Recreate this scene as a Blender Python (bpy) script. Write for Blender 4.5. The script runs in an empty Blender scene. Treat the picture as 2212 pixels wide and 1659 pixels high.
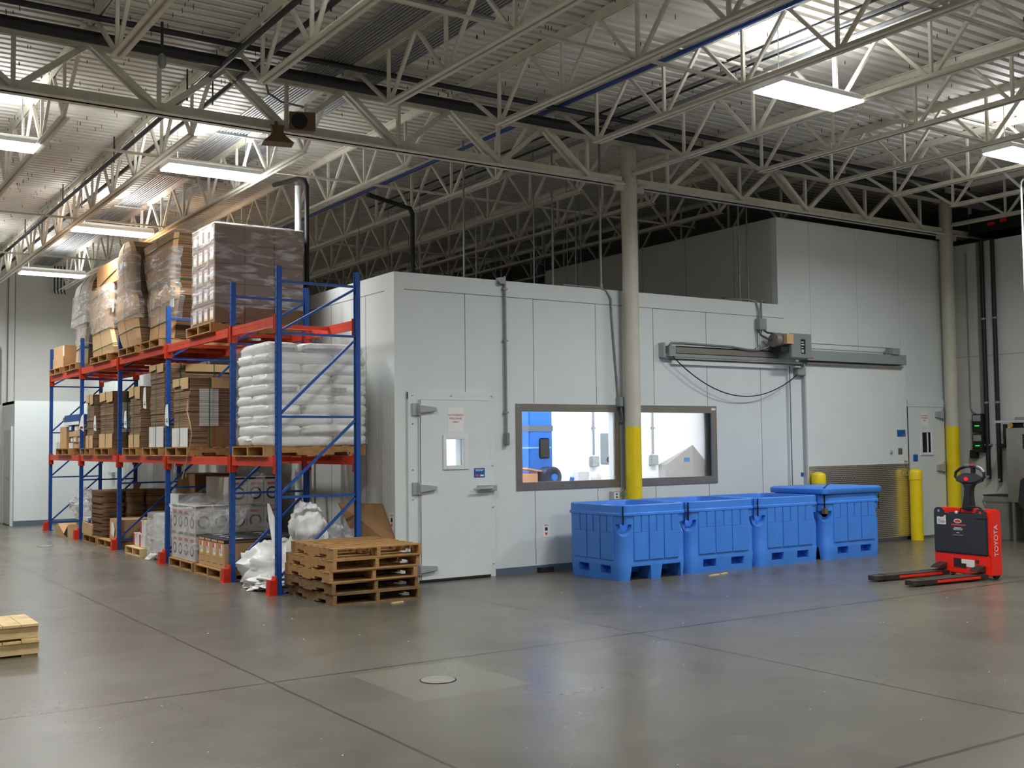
import bpy, bmesh, math, random
from mathutils import Vector, Matrix, noise
R = random.Random(7)
SC = bpy.context.scene
COL = SC.collection
PI = math.pi
# ------------------------------------------------------------------ helpers
def lin(c):
    return tuple((x/12.92 if x <= .04045 else ((x+.055)/1.055)**2.4) for x in [v/255 for v in c])
MATS = {}
def mat(name, rgb, rough=.6, metal=0., var=.06, vscale=6., bump=0., bscale=40., spec=.5, stretch=None, coat=0.):
    m = bpy.data.materials.new(name); m.use_nodes = True
    nt = m.node_tree; N = nt.nodes; L = nt.links
    b = N['Principled BSDF']
    c = lin(rgb)
    b.inputs['Roughness'].default_value = rough
    b.inputs['Metallic'].default_value = metal
    b.inputs['Specular IOR Level'].default_value = spec
    if coat: b.inputs['Coat Weight'].default_value = coat
    tc = N.new('ShaderNodeTexCoord')
    src = tc.outputs['Object']
    if stretch:
        mp = N.new('ShaderNodeMapping'); mp.inputs['Scale'].default_value = stretch
        L.new(src, mp.inputs['Vector']); src = mp.outputs['Vector']
    if var > 0:
        nz = N.new('ShaderNodeTexNoise'); nz.inputs['Scale'].default_value = vscale; nz.inputs['Detail'].default_value = 5
        L.new(src, nz.inputs['Vector'])
        rp = N.new('ShaderNodeValToRGB')
        rp.color_ramp.elements[0].position = .3; rp.color_ramp.elements[1].position = .7
        rp.color_ramp.elements[0].color = (*[max(0, x*(1-var)) for x in c], 1)
        rp.color_ramp.elements[1].color = (*[min(1, x*(1+var)) for x in c], 1)
        L.new(nz.outputs['Fac'], rp.inputs['Fac']); L.new(rp.outputs['Color'], b.inputs['Base Color'])
    else:
        b.inputs['Base Color'].default_value = (*c, 1)
    if bump > 0:
        n2 = N.new('ShaderNodeTexNoise'); n2.inputs['Scale'].default_value = bscale; n2.inputs['Detail'].default_value = 4
        L.new(src, n2.inputs['Vector'])
        bp = N.new('ShaderNodeBump'); bp.inputs['Strength'].default_value = bump; bp.inputs['Distance'].default_value = .01
        L.new(n2.outputs['Fac'], bp.inputs['Height']); L.new(bp.outputs['Normal'], b.inputs['Normal'])
    MATS[name] = m
    return m
def emit(name, rgb, s):
    m = bpy.data.materials.new(name); m.use_nodes = True
    nt = m.node_tree; nt.nodes.clear()
    o = nt.nodes.new('ShaderNodeOutputMaterial'); e = nt.nodes.new('ShaderNodeEmission')
    e.inputs['Color'].default_value = (*lin(rgb), 1); e.inputs['Strength'].default_value = s
    nt.links.new(e.outputs[0], o.inputs[0]); return m
class MB:
    def __init__(s): s.v = []; s.f = []; s.mi = []
    def add(s, vs, fs, m=0):
        n = len(s.v); s.v += [tuple(p) for p in vs]
        for f in fs: s.f.append([i+n for i in f]); s.mi.append(m)
        return s
    def box(s, x0, x1, y0, y1, z0, z1, m=0):
        return s.add([(x0,y0,z0),(x1,y0,z0),(x1,y1,z0),(x0,y1,z0),(x0,y0,z1),(x1,y0,z1),(x1,y1,z1),(x0,y1,z1)],
                     [(0,3,2,1),(4,5,6,7),(0,1,5,4),(1,2,6,5),(2,3,7,6),(3,0,4,7)], m)
    def cbox(s, c, d, m=0, M=None):
        h = [x/2 for x in d]
        vs = [Vector((sx*h[0], sy*h[1], sz*h[2])) for sz in (-1,1) for sx,sy in ((-1,-1),(1,-1),(1,1),(-1,1))]
        if M is not None: vs = [M @ p for p in vs]
        return s.add([p+Vector(c) for p in vs], [(0,3,2,1),(4,5,6,7),(0,1,5,4),(1,2,6,5),(2,3,7,6),(3,0,4,7)], m)
    def bar(s, p, q, w, h, m=0, up=(0,0,1)):
        p = Vector(p); q = Vector(q); d = (q-p); L = d.length; d.normalize()
        u = Vector(up)
        if abs(d.dot(u)) > .98: u = Vector((1,0,0))
        r = d.cross(u).normalized(); u = r.cross(d).normalized()
        vs = [b + r*(sx*w/2) + u*(sy*h/2) for b in (p, q) for sx, sy in ((-1,-1),(1,-1),(1,1),(-1,1))]
        return s.add(vs, [(0,1,2,3),(7,6,5,4),(0,4,5,1),(1,5,6,2),(2,6,7,3),(3,7,4,0)], m)
    def tube(s, pts, r, n=8, m=0, cap=True):
        pts = [Vector(p) for p in pts]; rings = []
        t = (pts[1]-pts[0]).normalized()
        u = t.orthogonal().normalized()
        for i, p in enumerate(pts):
            if i == 0: d = pts[1]-pts[0]
            elif i == len(pts)-1: d = pts[-1]-pts[-2]
            else: d = (pts[i+1]-p).normalized() + (p-pts[i-1]).normalized()
            d.normalize(); u = (u - d*u.dot(d)).normalized(); w = d.cross(u)
            rr = r[i] if isinstance(r, (list, tuple)) else r
            rings.append([p + (u*math.cos(2*PI*k/n) + w*math.sin(2*PI*k/n))*rr for k in range(n)])
        vs = [p for g in rings for p in g]; fs = []
        for i in range(len(pts)-1):
            for k in range(n):
                fs.append((i*n+k, i*n+(k+1)%n, (i+1)*n+(k+1)%n, (i+1)*n+k))
        if cap: fs += [tuple(range(n))[::-1], tuple((len(pts)-1)*n+k for k in range(n))]
        return s.add(vs, fs, m)
    def lathe(s, prof, c=(0,0,0), n=24, m=0, axis='z'):
        vs = []
        for r, z in prof:
            for k in range(n):
                a = 2*PI*k/n; p = (r*math.cos(a), r*math.sin(a), z)
                if axis == 'y': p = (p[0], z, p[1])
                if axis == 'x': p = (z, p[0], p[1])
                vs.append((p[0]+c[0], p[1]+c[1], p[2]+c[2]))
        fs = []
        for i in range(len(prof)-1):
            for k in range(n): fs.append((i*n+k, i*n+(k+1)%n, (i+1)*n+(k+1)%n, (i+1)*n+k))
        fs += [tuple(range(n))[::-1], tuple((len(prof)-1)*n+k for k in range(n))]
        return s.add(vs, fs, m)
    def prism(s, poly, d0, d1, axis='y', m=0):
        def P(a, b, d): return {'y': (a, d, b), 'x': (d, a, b), 'z': (a, b, d)}[axis]
        n = len(poly)
        vs = [P(a, b, d0) for a, b in poly] + [P(a, b, d1) for a, b in poly]
        fs = [tuple(range(n)), tuple(range(2*n-1, n-1, -1))] + [(i, n+i, n+(i+1)%n, (i+1)%n) for i in range(n)]
        return s.add(vs, fs, m)
    def loft(s, rings, m=0, cap=True):
        n = len(rings[0]); vs = [p for r in rings for p in r]; fs = []
        for i in range(len(rings)-1):
            for k in range(n): fs.append((i*n+k, i*n+(k+1)%n, (i+1)*n+(k+1)%n, (i+1)*n+k))
        if cap: fs += [tuple(range(n))[::-1], tuple((len(rings)-1)*n+k for k in range(n))]
        return s.add(vs, fs, m)
    def build(s, name, mats, parent=None, smooth=0, bevel=0, seg=2, loc=None):
        me = bpy.data.meshes.new(name); me.from_pydata(s.v, [], s.f)
        if not isinstance(mats, (list, tuple)): mats = [mats]
        for m in mats: me.materials.append(m)
        for p, i in zip(me.polygons, s.mi): p.material_index = i
        bm = bmesh.new(); bm.from_mesh(me)
        bmesh.ops.recalc_face_normals(bm, faces=bm.faces)
        if bevel:
            bmesh.ops.bevel(bm, geom=[e for e in bm.edges if len(e.link_faces) == 2 and e.calc_face_angle(0) > .6], offset=bevel, segments=seg, affect='EDGES', clamp_overlap=True)
        bm.to_mesh(me); bm.free()
        if smooth:
            me.polygons.foreach_set('use_smooth', [True]*len(me.polygons))
            me.set_sharp_from_angle(angle=math.radians(smooth))
        o = bpy.data.objects.new(name, me); COL.objects.link(o)
        if parent is not None: o.parent = parent
        if loc: o.location = loc
        return o
def tag(o, label, cat, group=None, kind=None):
    o['label'] = label; o['category'] = cat
    if group: o['group'] = group
    if kind: o['kind'] = kind
    return o
def thing(name, label, cat, loc=(0,0,0), rz=0, group=None):
    o = bpy.data.objects.new(name, None); COL.objects.link(o)
    o.location = loc; o.rotation_euler = (0,0,rz); o.empty_display_size = .1
    return tag(o, label, cat, group)
def struct(o): o['kind'] = 'structure'; return o
def dup(o, label=None, loc=None, rz=None, group=None, parent=None):
    c = o.copy(); COL.objects.link(c)
    if parent is not None: c.parent = parent
    for ch in [x for x in o.children]: dup(ch, parent=c)
    if label: c['label'] = label
    if loc is not None: c.location = loc
    if rz is not None: c.rotation_euler = (0,0,rz)
    if group: c['group'] = group
    return c
def text(name, body, size, mtl, parent, M, ext=.0008, align='CENTER'):
    cu = bpy.data.curves.new(name, 'FONT'); cu.body = body; cu.size = size; cu.extrude = ext
    cu.align_x = align; cu.align_y = 'CENTER'; cu.materials.append(mtl)
    o = bpy.data.objects.new(name, cu); COL.objects.link(o)
    bpy.context.view_layer.update()
    me = bpy.data.meshes.new_from_object(o.evaluated_get(bpy.context.evaluated_depsgraph_get()))
    bpy.data.objects.remove(o); o = bpy.data.objects.new(name, me); COL.objects.link(o)
    o.parent = parent; o.matrix_local = M
    return o
FRONT = Matrix.Rotation(PI/2, 4, 'X')                       # text that faces -Y
def fmat(x, y, z): return Matrix.Translation((x, y, z)) @ FRONT
LEFTF = Matrix.Rotation(-PI/2, 4, 'Z') @ Matrix.Rotation(PI/2, 4, 'X')   # text that faces -X
def lmat(x, y, z): return Matrix.Translation((x, y, z)) @ LEFTF
def arc(p0, p1, sag, n=14):
    p0 = Vector(p0); p1 = Vector(p1)
    return [p0.lerp(p1, i/n) + Vector((0,0,-4*sag*(i/n)*(1-i/n))) for i in range(n+1)]
ORD = ['zeroth','first','second','third','fourth','fifth','sixth','seventh','eighth','ninth','tenth','eleventh','twelfth']
# ------------------------------------------------------------------ camera
cd = bpy.data.cameras.new('camera'); cam = bpy.data.objects.new('camera', cd); COL.objects.link(cam)
yaw, pit, rol = 5.89028448e-01, 5.41271227e-02, -1.14922508e-02
fw = Vector((math.sin(yaw)*math.cos(pit), math.cos(yaw)*math.cos(pit), math.sin(pit)))
rt = Vector((math.cos(yaw), -math.sin(yaw), 0)); up = rt.cross(fw)
r2 = rt*math.cos(rol) + up*math.sin(rol); u2 = -rt*math.sin(rol) + up*math.cos(rol)
cam.matrix_world = Matrix(((r2.x,u2.x,-fw.x,-6.047),(r2.y,u2.y,-fw.y,-11.533),(r2.z,u2.z,-fw.z,1.62),(0,0,0,1)))
cd.sensor_width = 36; cd.lens = 38.866; cd.clip_end = 200
SC.camera = cam
SC.cycles.max_bounces = 8; SC.cycles.transparent_max_bounces = 12
SC.view_settings.view_transform = 'Standard'; SC.view_settings.look = 'None'; SC.view_settings.gamma = 1
SC.view_settings.exposure = 0.0
w = bpy.data.worlds.new('world'); SC.world = w; w.use_nodes = True
w.node_tree.nodes['Background'].inputs[0].default_value = (0,0,0,1)
# ------------------------------------------------------------------ materials
PANEL = mat('white_wall_panel', (216,222,220), .45, var=.02, vscale=2, bump=.05, bscale=120)
def stripe(m, axis, st):
    nt = m.node_tree; N = nt.nodes; L = nt.links; b_ = N['Principled BSDF']
    tc = N.new('ShaderNodeTexCoord'); wv = N.new('ShaderNodeTexWave'); wv.bands_direction = axis; wv.inputs['Scale'].default_value = 4.4; wv.inputs['Distortion'].default_value = .0
    L.new(tc.outputs['Object'], wv.inputs['Vector']); bp = N.new('ShaderNodeBump'); bp.inputs['Strength'].default_value = st; bp.inputs['Distance'].default_value = .004
    L.new(wv.outputs['Fac'], bp.inputs['Height']); L.new(bp.outputs[0], b_.inputs['Normal'])
PANELX = mat('white_wall_panel_striated', (216,222,220), .42, var=.02, vscale=2); stripe(PANELX, 'X', .07)
PANELY = mat('white_side_panel_striated', (216,220,216), .36, var=.02, vscale=2); stripe(PANELY, 'Y', .4)
PANEL2 = mat('grey_wall_panel', (196,196,190), .55, var=.03, vscale=2, bump=.05, bscale=60)
SEAM = mat('dark_seam', (112,114,112), .8, var=0)
SEAML = mat('faint_panel_seam', (168,170,168), .7, var=0)
STEEL = mat('cream_steel_paint', (226,221,206), .55, var=.08, vscale=9)
DECK = mat('roof_deck_paint', (214,210,199), .5, var=.05, vscale=5)
BLACK = mat('black_pipe_paint', (26,27,30), .5, var=.1)
GALV = mat('galvanised_steel', (138,140,140), .45, .35, var=.12, vscale=20)
ALU = mat('cast_aluminium', (188,190,194), .34, .45, var=.08)
INOX = mat('brushed_stainless', (160,155,148), .28, 1., var=.08, vscale=4, stretch=(1,1,12))
INOXD = mat('dull_stainless', (160,154,146), .34, .75, var=.08, vscale=4)
COLP = mat('column_cream_paint', (196,192,176), .5, var=.05)
YEL = mat('yellow_paint', (234,206,10), .42, var=.04)
BLUEP = mat('rack_blue_paint', (26,78,158), .45, var=.14, vscale=14)
REDP = mat('rack_orange_red_paint', (208,64,36), .5, var=.1, vscale=8)
GUARD = mat('guard_red_paint', (206,46,24), .5, var=.15, vscale=20)
WOOD = mat('pallet_wood', (172,130,78), .8, var=.22, vscale=5, stretch=(2,2,6), bump=.2, bscale=30)
WOODN = mat('new_pale_pallet_wood', (214,184,132), .75, var=.14, vscale=5, stretch=(2,2,6), bump=.15)
WOODD = mat('weathered_pallet_wood', (128,98,62), .85, var=.3, vscale=6, stretch=(2,2,6), bump=.25)
CARD = mat('brown_cardboard', (198,158,112), .8, var=.06, vscale=5)
CARDD = mat('dark_brown_cardboard', (142,106,70), .85, var=.1, vscale=5)
CARDP = mat('pale_cardboard', (204,168,122), .8, var=.05)
TAPE = mat('pale_packing_tape', (206,180,138), .3, var=.03)
PAPER = mat('white_paper', (232,232,228), .8, var=.02)
WHITEB = mat('white_carton_board', (222,220,216), .6, var=.03)
GREEN = mat('green_strap', (24,96,52), .4, var=0)
SACK = mat('white_poly_sack', (240,239,234), .3, var=.02, vscale=8, bump=.25, bscale=10)
BINB = mat('blue_moulded_plastic', (66,132,224), .42, var=.06, vscale=5, bump=.05, bscale=80)
BINI = BINB
DARKH = mat('dark_recess', (14,18,30), .9, var=0)
RED = mat('truck_red_paint', (255,44,24), .35, var=.08, vscale=10)
CHAR = mat('charcoal_battery_cover', (48,50,56), .6, var=.1, vscale=30)
RUB = mat('black_rubber', (28,28,30), .7, var=.1)
DIRTY = mat('scuffed_dark_fork_steel', (72,64,58), .55, .5, var=.35, vscale=9)
WHITEP = mat('white_plastic', (226,228,228), .4, var=.01)
BLUES = mat('blue_sticker', (28,92,160), .4, var=.03)
REDT = mat('red_print', (206,70,66), .6, var=0)
BLKT = mat('black_print', (30,30,32), .6, var=0)
GREYB = mat('grey_enclosure_paint', (142,150,146), .45, var=.04)
ROOFM = mat('pale_roof_panel', (180,180,176), .6, var=.04)
FARM = mat('far_room_wall', (120,118,112), .8, var=.04)
WHT = mat('interior_white_panel', (236,238,240), .5, var=.01)
BLUM = mat('machine_blue_paint', (40,110,200), .4, var=.04)
ORNG = mat('orange_brown_card', (212,156,116), .7, var=.04)
BASEB = mat('slate_vinyl_base', (92,104,118), .6, var=.03)
KRAFTW = mat('grey_wrapped_board', (176,164,146), .55, var=.05)
LAMP = emit('lamp_lens', (250,252,255), 9)
LAMPUP = emit('lamp_uplight', (250,252,255), 50)
LAMPIN = emit('inner_room_lamp', (250,253,255), 60)
GRLED = emit('green_display', (60,255,90), 1.1)
RDLED = emit('red_indicator', (255,30,30), 1.6)
def film_mat(name, alpha, rgb=(235,235,235), scale=3.2, st=(1,1,4), rough=.14, strength=.35):
    m = bpy.data.materials.new(name); m.use_nodes = True
    nt = m.node_tree; N = nt.nodes; L = nt.links; N.clear()
    o = N.new('ShaderNodeOutputMaterial'); mx = N.new('ShaderNodeMixShader'); t = N.new('ShaderNodeBsdfTransparent')
    b = N.new('ShaderNodeBsdfPrincipled'); b.inputs['Base Color'].default_value = (*lin(rgb),1); b.inputs['Roughness'].default_value = rough
    tc = N.new('ShaderNodeTexCoord'); mp = N.new('ShaderNodeMapping'); mp.inputs['Scale'].default_value = st
    nz = N.new('ShaderNodeTexNoise'); nz.inputs['Scale'].default_value = scale; nz.inputs['Detail'].default_value = 3; nz.inputs['Distortion'].default_value = .8
    L.new(tc.outputs['Object'], mp.inputs[0]); L.new(mp.outputs[0], nz.inputs['Vector'])
    bp = N.new('ShaderNodeBump'); bp.inputs['Strength'].default_value = strength; bp.inputs['Distance'].default_value = .03
    L.new(nz.outputs['Fac'], bp.inputs['Height']); L.new(bp.outputs[0], b.inputs['Normal'])
    rp = N.new('ShaderNodeMapRange'); rp.inputs['From Min'].default_value = .48; rp.inputs['From Max'].default_value = .72
    rp.inputs['To Min'].default_value = alpha*.55; rp.inputs['To Max'].default_value = min(1, alpha*2)  # denser white streaks put glare and glints into the film's opacity
    L.new(nz.outputs['Fac'], rp.inputs['Value']); L.new(rp.outputs[0], mx.inputs[0])
    L.new(t.outputs[0], mx.inputs[1]); L.new(b.outputs[0], mx.inputs[2]); L.new(mx.outputs[0], o.inputs[0])
    return m
FILM = film_mat('clear_stretch_film', .34)
FILMC = film_mat('loose_clear_film', .2, scale=6, st=(1,1,1))
FILMW = film_mat('milky_stretch_film', .55)
FILMS = film_mat('sack_film', .16)
def glass_mat():
    m = bpy.data.materials.new('window_glass'); m.use_nodes = True
    nt = m.node_tree; N = nt.nodes; L = nt.links; N.clear()
    o = N.new('ShaderNodeOutputMaterial'); mx = N.new('ShaderNodeMixShader'); t = N.new('ShaderNodeBsdfTransparent'); g = N.new('ShaderNodeBsdfGlossy')
    g.inputs['Roughness'].default_value = .02; f = N.new('ShaderNodeFresnel'); f.inputs['IOR'].default_value = 1.45
    L.new(f.outputs[0], mx.inputs[0]); L.new(t.outputs[0], mx.inputs[1]); L.new(g.outputs[0], mx.inputs[2]); L.new(mx.outputs[0], o.inputs[0])
    return m
GLASS = glass_mat()
def layer_mat(name, c1, c2, pitch):
    m = bpy.data.materials.new(name); m.use_nodes = True
    nt = m.node_tree; N = nt.nodes; L = nt.links; b = N['Principled BSDF']; b.inputs['Roughness'].default_value = .85
    tc = N.new('ShaderNodeTexCoord'); mp = N.new('ShaderNodeMapping'); mp.inputs['Scale'].default_value = (.7, .7, 1/pitch)
    nz = N.new('ShaderNodeTexNoise'); nz.inputs['Scale'].default_value = 1.0; nz.inputs['Detail'].default_value = 3
    L.new(tc.outputs['Object'], mp.inputs[0]); L.new(mp.outputs[0], nz.inputs['Vector'])
    rp = N.new('ShaderNodeValToRGB'); rp.color_ramp.elements[0].position = .38; rp.color_ramp.elements[1].position = .6
    rp.color_ramp.elements[0].color = (*lin(c2),1); rp.color_ramp.elements[1].color = (*lin(c1),1)
    L.new(nz.outputs['Fac'], rp.inputs[0]); L.new(rp.outputs[0], b.inputs['Base Color'])
    bp = N.new('ShaderNodeBump'); bp.inputs['Strength'].default_value = .5; bp.inputs['Distance'].default_value = .006
    L.new(nz.outputs['Fac'], bp.inputs['Height']); L.new(bp.outputs[0], b.inputs['Normal'])
    return m
LAYER = layer_mat('stacked_board_edges', (158,126,94), (96,72,52), .011)
LAYERD = layer_mat('dark_stacked_board_edges', (130,98,64), (74,54,36), .012)
LAYERW = layer_mat('white_board_edges', (222,220,214), (150,146,140), .011)
def floor_mat():
    m = bpy.data.materials.new('polished_concrete'); m.use_nodes = True
    nt = m.node_tree; N = nt.nodes; L = nt.links; b = N['Principled BSDF']; b.inputs['Specular IOR Level'].default_value = .42
    tc = N.new('ShaderNodeTexCoord'); P = tc.outputs['Object']
    def ns(sc, det, dist=0.):
        n = N.new('ShaderNodeTexNoise'); n.inputs['Scale'].default_value = sc; n.inputs['Detail'].default_value = det; n.inputs['Distortion'].default_value = dist
        L.new(P, n.inputs['Vector']); return n.outputs['Fac']
    def ramp(f, a, ca, z, cz):
        r = N.new('ShaderNodeValToRGB'); r.color_ramp.elements[0].position = a; r.color_ramp.elements[1].position = z
        r.color_ramp.elements[0].color = (*ca,1); r.color_ramp.elements[1].color = (*cz,1); L.new(f, r.inputs[0]); return r.outputs[0]
    def mixc(f, a, bb, mode='MIX'):
        x = N.new('ShaderNodeMix'); x.data_type = 'RGBA'; x.blend_type = mode
        if hasattr(f, 'links'): L.new(f, x.inputs['Factor'])
        else: x.inputs['Factor'].default_value = f
        L.new(a, x.inputs['A'])
        if hasattr(bb, 'links'): L.new(bb, x.inputs['B'])
        else: x.inputs['B'].default_value = (*bb,1)
        return x.outputs['Result']
    base = ramp(ns(.5, 4, .4), .3, lin((90,85,75)), .7, lin((112,107,95)))
    base = mixc(.45, base, ramp(ns(2.2, 6, .8), .25, lin((86,80,69)), .75, lin((113,108,97))))
    dark = ramp(ns(.9, 4, .5), .5, (1,1,1), .85, (.78,.76,.74))
    base = mixc(.8, base, dark, 'MULTIPLY')
    base = mixc(.25, base, ramp(ns(45, 2), .35, (.82,.82,.82), .65, (1,1,1)), 'MULTIPLY')
    sx = N.new('ShaderNodeSeparateXYZ'); L.new(P, sx.inputs[0])
    def M(op, a, bb=None, c=None):
        n = N.new('ShaderNodeMath'); n.operation = op
        for i, v in enumerate((a, bb, c)):
            if v is None: continue
            if hasattr(v, 'links'): L.new(v, n.inputs[i])
            else: n.inputs[i].default_value = v
        return n.outputs[0]
    X, Y = sx.outputs[0], sx.outputs[1]
    def box(x0, x1, y0, y1):
        return M('MULTIPLY', M('MULTIPLY', M('GREATER_THAN', X, x0), M('LESS_THAN', X, x1)), M('MULTIPLY', M('GREATER_THAN', Y, y0), M('LESS_THAN', Y, y1)))
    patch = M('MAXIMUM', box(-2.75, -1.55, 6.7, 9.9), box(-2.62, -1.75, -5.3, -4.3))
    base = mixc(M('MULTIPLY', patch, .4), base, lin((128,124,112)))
    wob = M('MULTIPLY', M('SUBTRACT', ns(3, 2), .5), .02)
    def line(C, v, wd=.011): return M('LESS_THAN', M('ABSOLUTE', M('SUBTRACT', M('ADD', C, wob), v)), wd)
    j = line(X, -3.17)
    for e in (line(X, .1), line(Y, -4.2, .016), line(Y, -7.96, .016), line(Y, .6), line(X, -7.0), line(X, 6.9)): j = M('MAXIMUM', j, e)
    base = mixc(M('MULTIPLY', j, .9), base, lin((58,50,40)))
    L.new(base, b.inputs['Base Color'])
    rr = N.new('ShaderNodeMapRange'); L.new(ns(.8, 2, 0.), rr.inputs['Value'])
    rr.inputs['From Min'].default_value = .3; rr.inputs['From Max'].default_value = .7; rr.inputs['To Min'].default_value = .25; rr.inputs['To Max'].default_value = .31
    L.new(rr.outputs[0], b.inputs['Roughness'])
    return m
FLOOR = floor_mat()
# ------------------------------------------------------------------ setting
struct(MB().box(-14, 18, -18, 16, -.2, 0).build('floor', FLOOR))
ZD = 5.88
b = MB(); y = -18.; prof = []
while y < 16.2:
    prof += [(y, ZD), (y+.088, ZD), (y+.1, ZD+.04), (y+.14, ZD+.04)]; y += .1525
vs = []; fs = []
for (yy, zz) in prof: vs += [(-14, yy, zz), (18, yy, zz)]
for i in range(len(prof)-1): fs.append((2*i, 2*i+1, 2*i+3, 2*i+2))
b.add(vs, fs); b.box(-14, 18, -18, 16.3, ZD+.06, ZD+.2)
ceil = struct(b.build('ceiling', DECK))
b = MB()
for k in range(1500):
    x = -6.7 + 1.394*R.randint(0, 9)/2 + R.uniform(-.06,.06) + R.choice((0,.35,-.3)); yy = -18 + .1525*R.randint(40, 215) + .045
    if -1.4 < x < -.2: continue
    b.bar((x,yy,ZD), (x+R.uniform(-.004,.004),yy,ZD-R.uniform(.035,.055)), .006, .006)
for k in range(500):
    x = R.uniform(0, 10.5); yy = -18 + .1525*R.randint(55, 118) + .045
    b.bar((x,yy,ZD), (x,yy,ZD-R.uniform(.035,.055)), .006, .006)
o = b.build('roof_screws', BLACK, ceil); o['kind'] = 'stuff'; o['label'] = 'dark screw tips poking down through the deck'
# cooler front wall with window and door openings
def wall_holes(b, x0, x1, z0, z1, y0, y1, holes, m=0):
    xs = sorted({x0, x1, *[h[0] for h in holes], *[h[1] for h in holes]})
    for a, c in zip(xs, xs[1:]):
        hs = sorted([(h[2], h[3]) for h in holes if h[0] <= a and h[1] >= c]); z = z0
        for p, q in hs:
            if p > z: b.box(a, c, y0, y1, z, p, m)
            z = q
        if z < z1: b.box(a, c, y0, y1, z, z1, m)
b = MB()
D1 = (.30, 1.29, .0, 2.155); D2 = (9.43, 10.40, 0, 2.155)
W1 = (1.79, 3.29, 1.13, 2.03); W2 = (3.58, 5.07, 1.13, 2.03)
wall_holes(b, 0, 6.49, 0, 3.67, 0, .11, [(.60+.06,.97-.07,1.36,1.69), W1, W2])
b.box(6.49, 10.8, 0, .11, 0, 5.0)
for x in (.974, 1.993, 3.0, 4.005, 5.0, 6.08):
    segs = [(.1, 3.47)]
    if x < 1: segs = [(2.26, 3.47)]
    if 1.7 < x < 5.2: segs = [(.1, 1.03), (2.13, 3.47)]
    for p, q in segs: b.box(x-.004, x+.004, -.0012, .001, p, q, 1)
for x in (7.2, 8.3, 9.35): b.box(x-.003, x+.003, -.0012, .001, 3.0, 4.99, 2)
b.box(.13, 6.6, -.0015, .001, 3.462, 3.470, 1)
struct(b.build('wall_front', [PANELX, SEAM, SEAML]))
b = MB(); b.box(0, .11, .11, 15.4, 0, 3.67); 
y = .75
while y < 13:
    b.box(-.0012, .001, y-.004, y+.004, .1, 3.47, 1); y += 1.01
b.box(-.0015, .001, .25, 14, 3.462, 3.47, 1)
struct(b.build('wall_cooler_side', [PANELY, SEAM]))
struct(MB().box(.02, 6.55, .02, 15, 3.56, 3.66).build('trim_cooler_roof', ROOFM))
b = MB(); b.box(6.49, 6.6, .11, 6.0, 3.6, 5.0); b.box(6.6, 10.8, 5.9, 6.0, 3.6, 5.0)
yy = .9
while yy < 6: b.box(6.4885, 6.491, yy-.004, yy+.004, 3.67, 5.0, 1); yy += 1.1
struct(b.build('wall_upper_side', [PANEL2, SEAM]))
b = MB(); b.box(10.8, 10.95, -17, .11, 0, 4.93); b.box(10.797, 10.801, -17, 0, 3.003, 3.009, 1)
struct(b.build('wall_right', [PANEL2, SEAM]))
b = MB(); b.box(-14, .0, 15.4, 15.6, 0, 5.95); b.box(0, 18, 15.4, 15.6, 0, 5.95)
b.box(-1.56, -1.545, 15.394, 15.401, 2.5, 5.9, 1)
struct(b.build('wall_back', [PANEL2, SEAM]))
struct(MB().box(-14.1, -13.9, -18, 16, 0, 6).build('wall_left', PANEL2))
struct(MB().box(-14, 18, -18.1, -17.9, 0, 6).build('wall_rear', PANEL2))
struct(MB().box(17.9, 18.1, -18, 16, 0, 6).build('wall_far', FARM))
struct(MB().box(1.38, 6.6, -.012, 0, .0, .085).build('baseboard_front', BASEB))
struct(MB().box(0, .30, -.012, 0, 0, .085).build('baseboard_corner', BASEB))
# white room at the far end of the aisle
b = MB(); b.box(-1.79, 0, 13.88, 13.98, 0, 2.66); b.box(-1.79, -1.69, 13.98, 15.4, 0, 2.66); b.box(-1.79, 0, 13.98, 15.4, 2.6, 2.66)
struct(b.build('wall_end_room', PANEL))
b = MB(); b.box(-1.8, -.0, 13.865, 13.88, .0, .11); struct(b.build('baseboard_end_room', BASEB))
d = struct(MB().box(-1.83, -1.79, 14.1, 14.95, .02, 2.04).build('door_3', PANEL2))
MB().box(-1.835, -1.79, 14.02, 14.1, 0, 2.12).box(-1.835, -1.79, 14.95, 15.03, 0, 2.12).box(-1.835, -1.79, 14.1, 14.95, 2.04, 2.12).build('door_frame', PANEL, d)
MB().box(-1.88, -1.83, 14.2, 14.32, 1.0, 1.03).build('door_handle', GALV, d)
d = struct(MB().box(-.02, 0, 12.55, 13.5, .02, 2.1).build('door_4', PANEL))
MB().box(-.03, 0, 12.43, 12.55, 0, 2.2).box(-.03, 0, 13.5, 13.62, 0, 2.2).box(-.03, 0, 12.43, 13.62, 2.1, 2.2).build('door_frame', PANEL, d)
MB().box(-.09, -.02, 12.62, 12.9, 1.05, 1.12).build('latch', ALU, d)
MB().box(-.024, -.02, 12.7, 12.85, 1.35, 1.5).build('sticker', BLUES, d)
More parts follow.
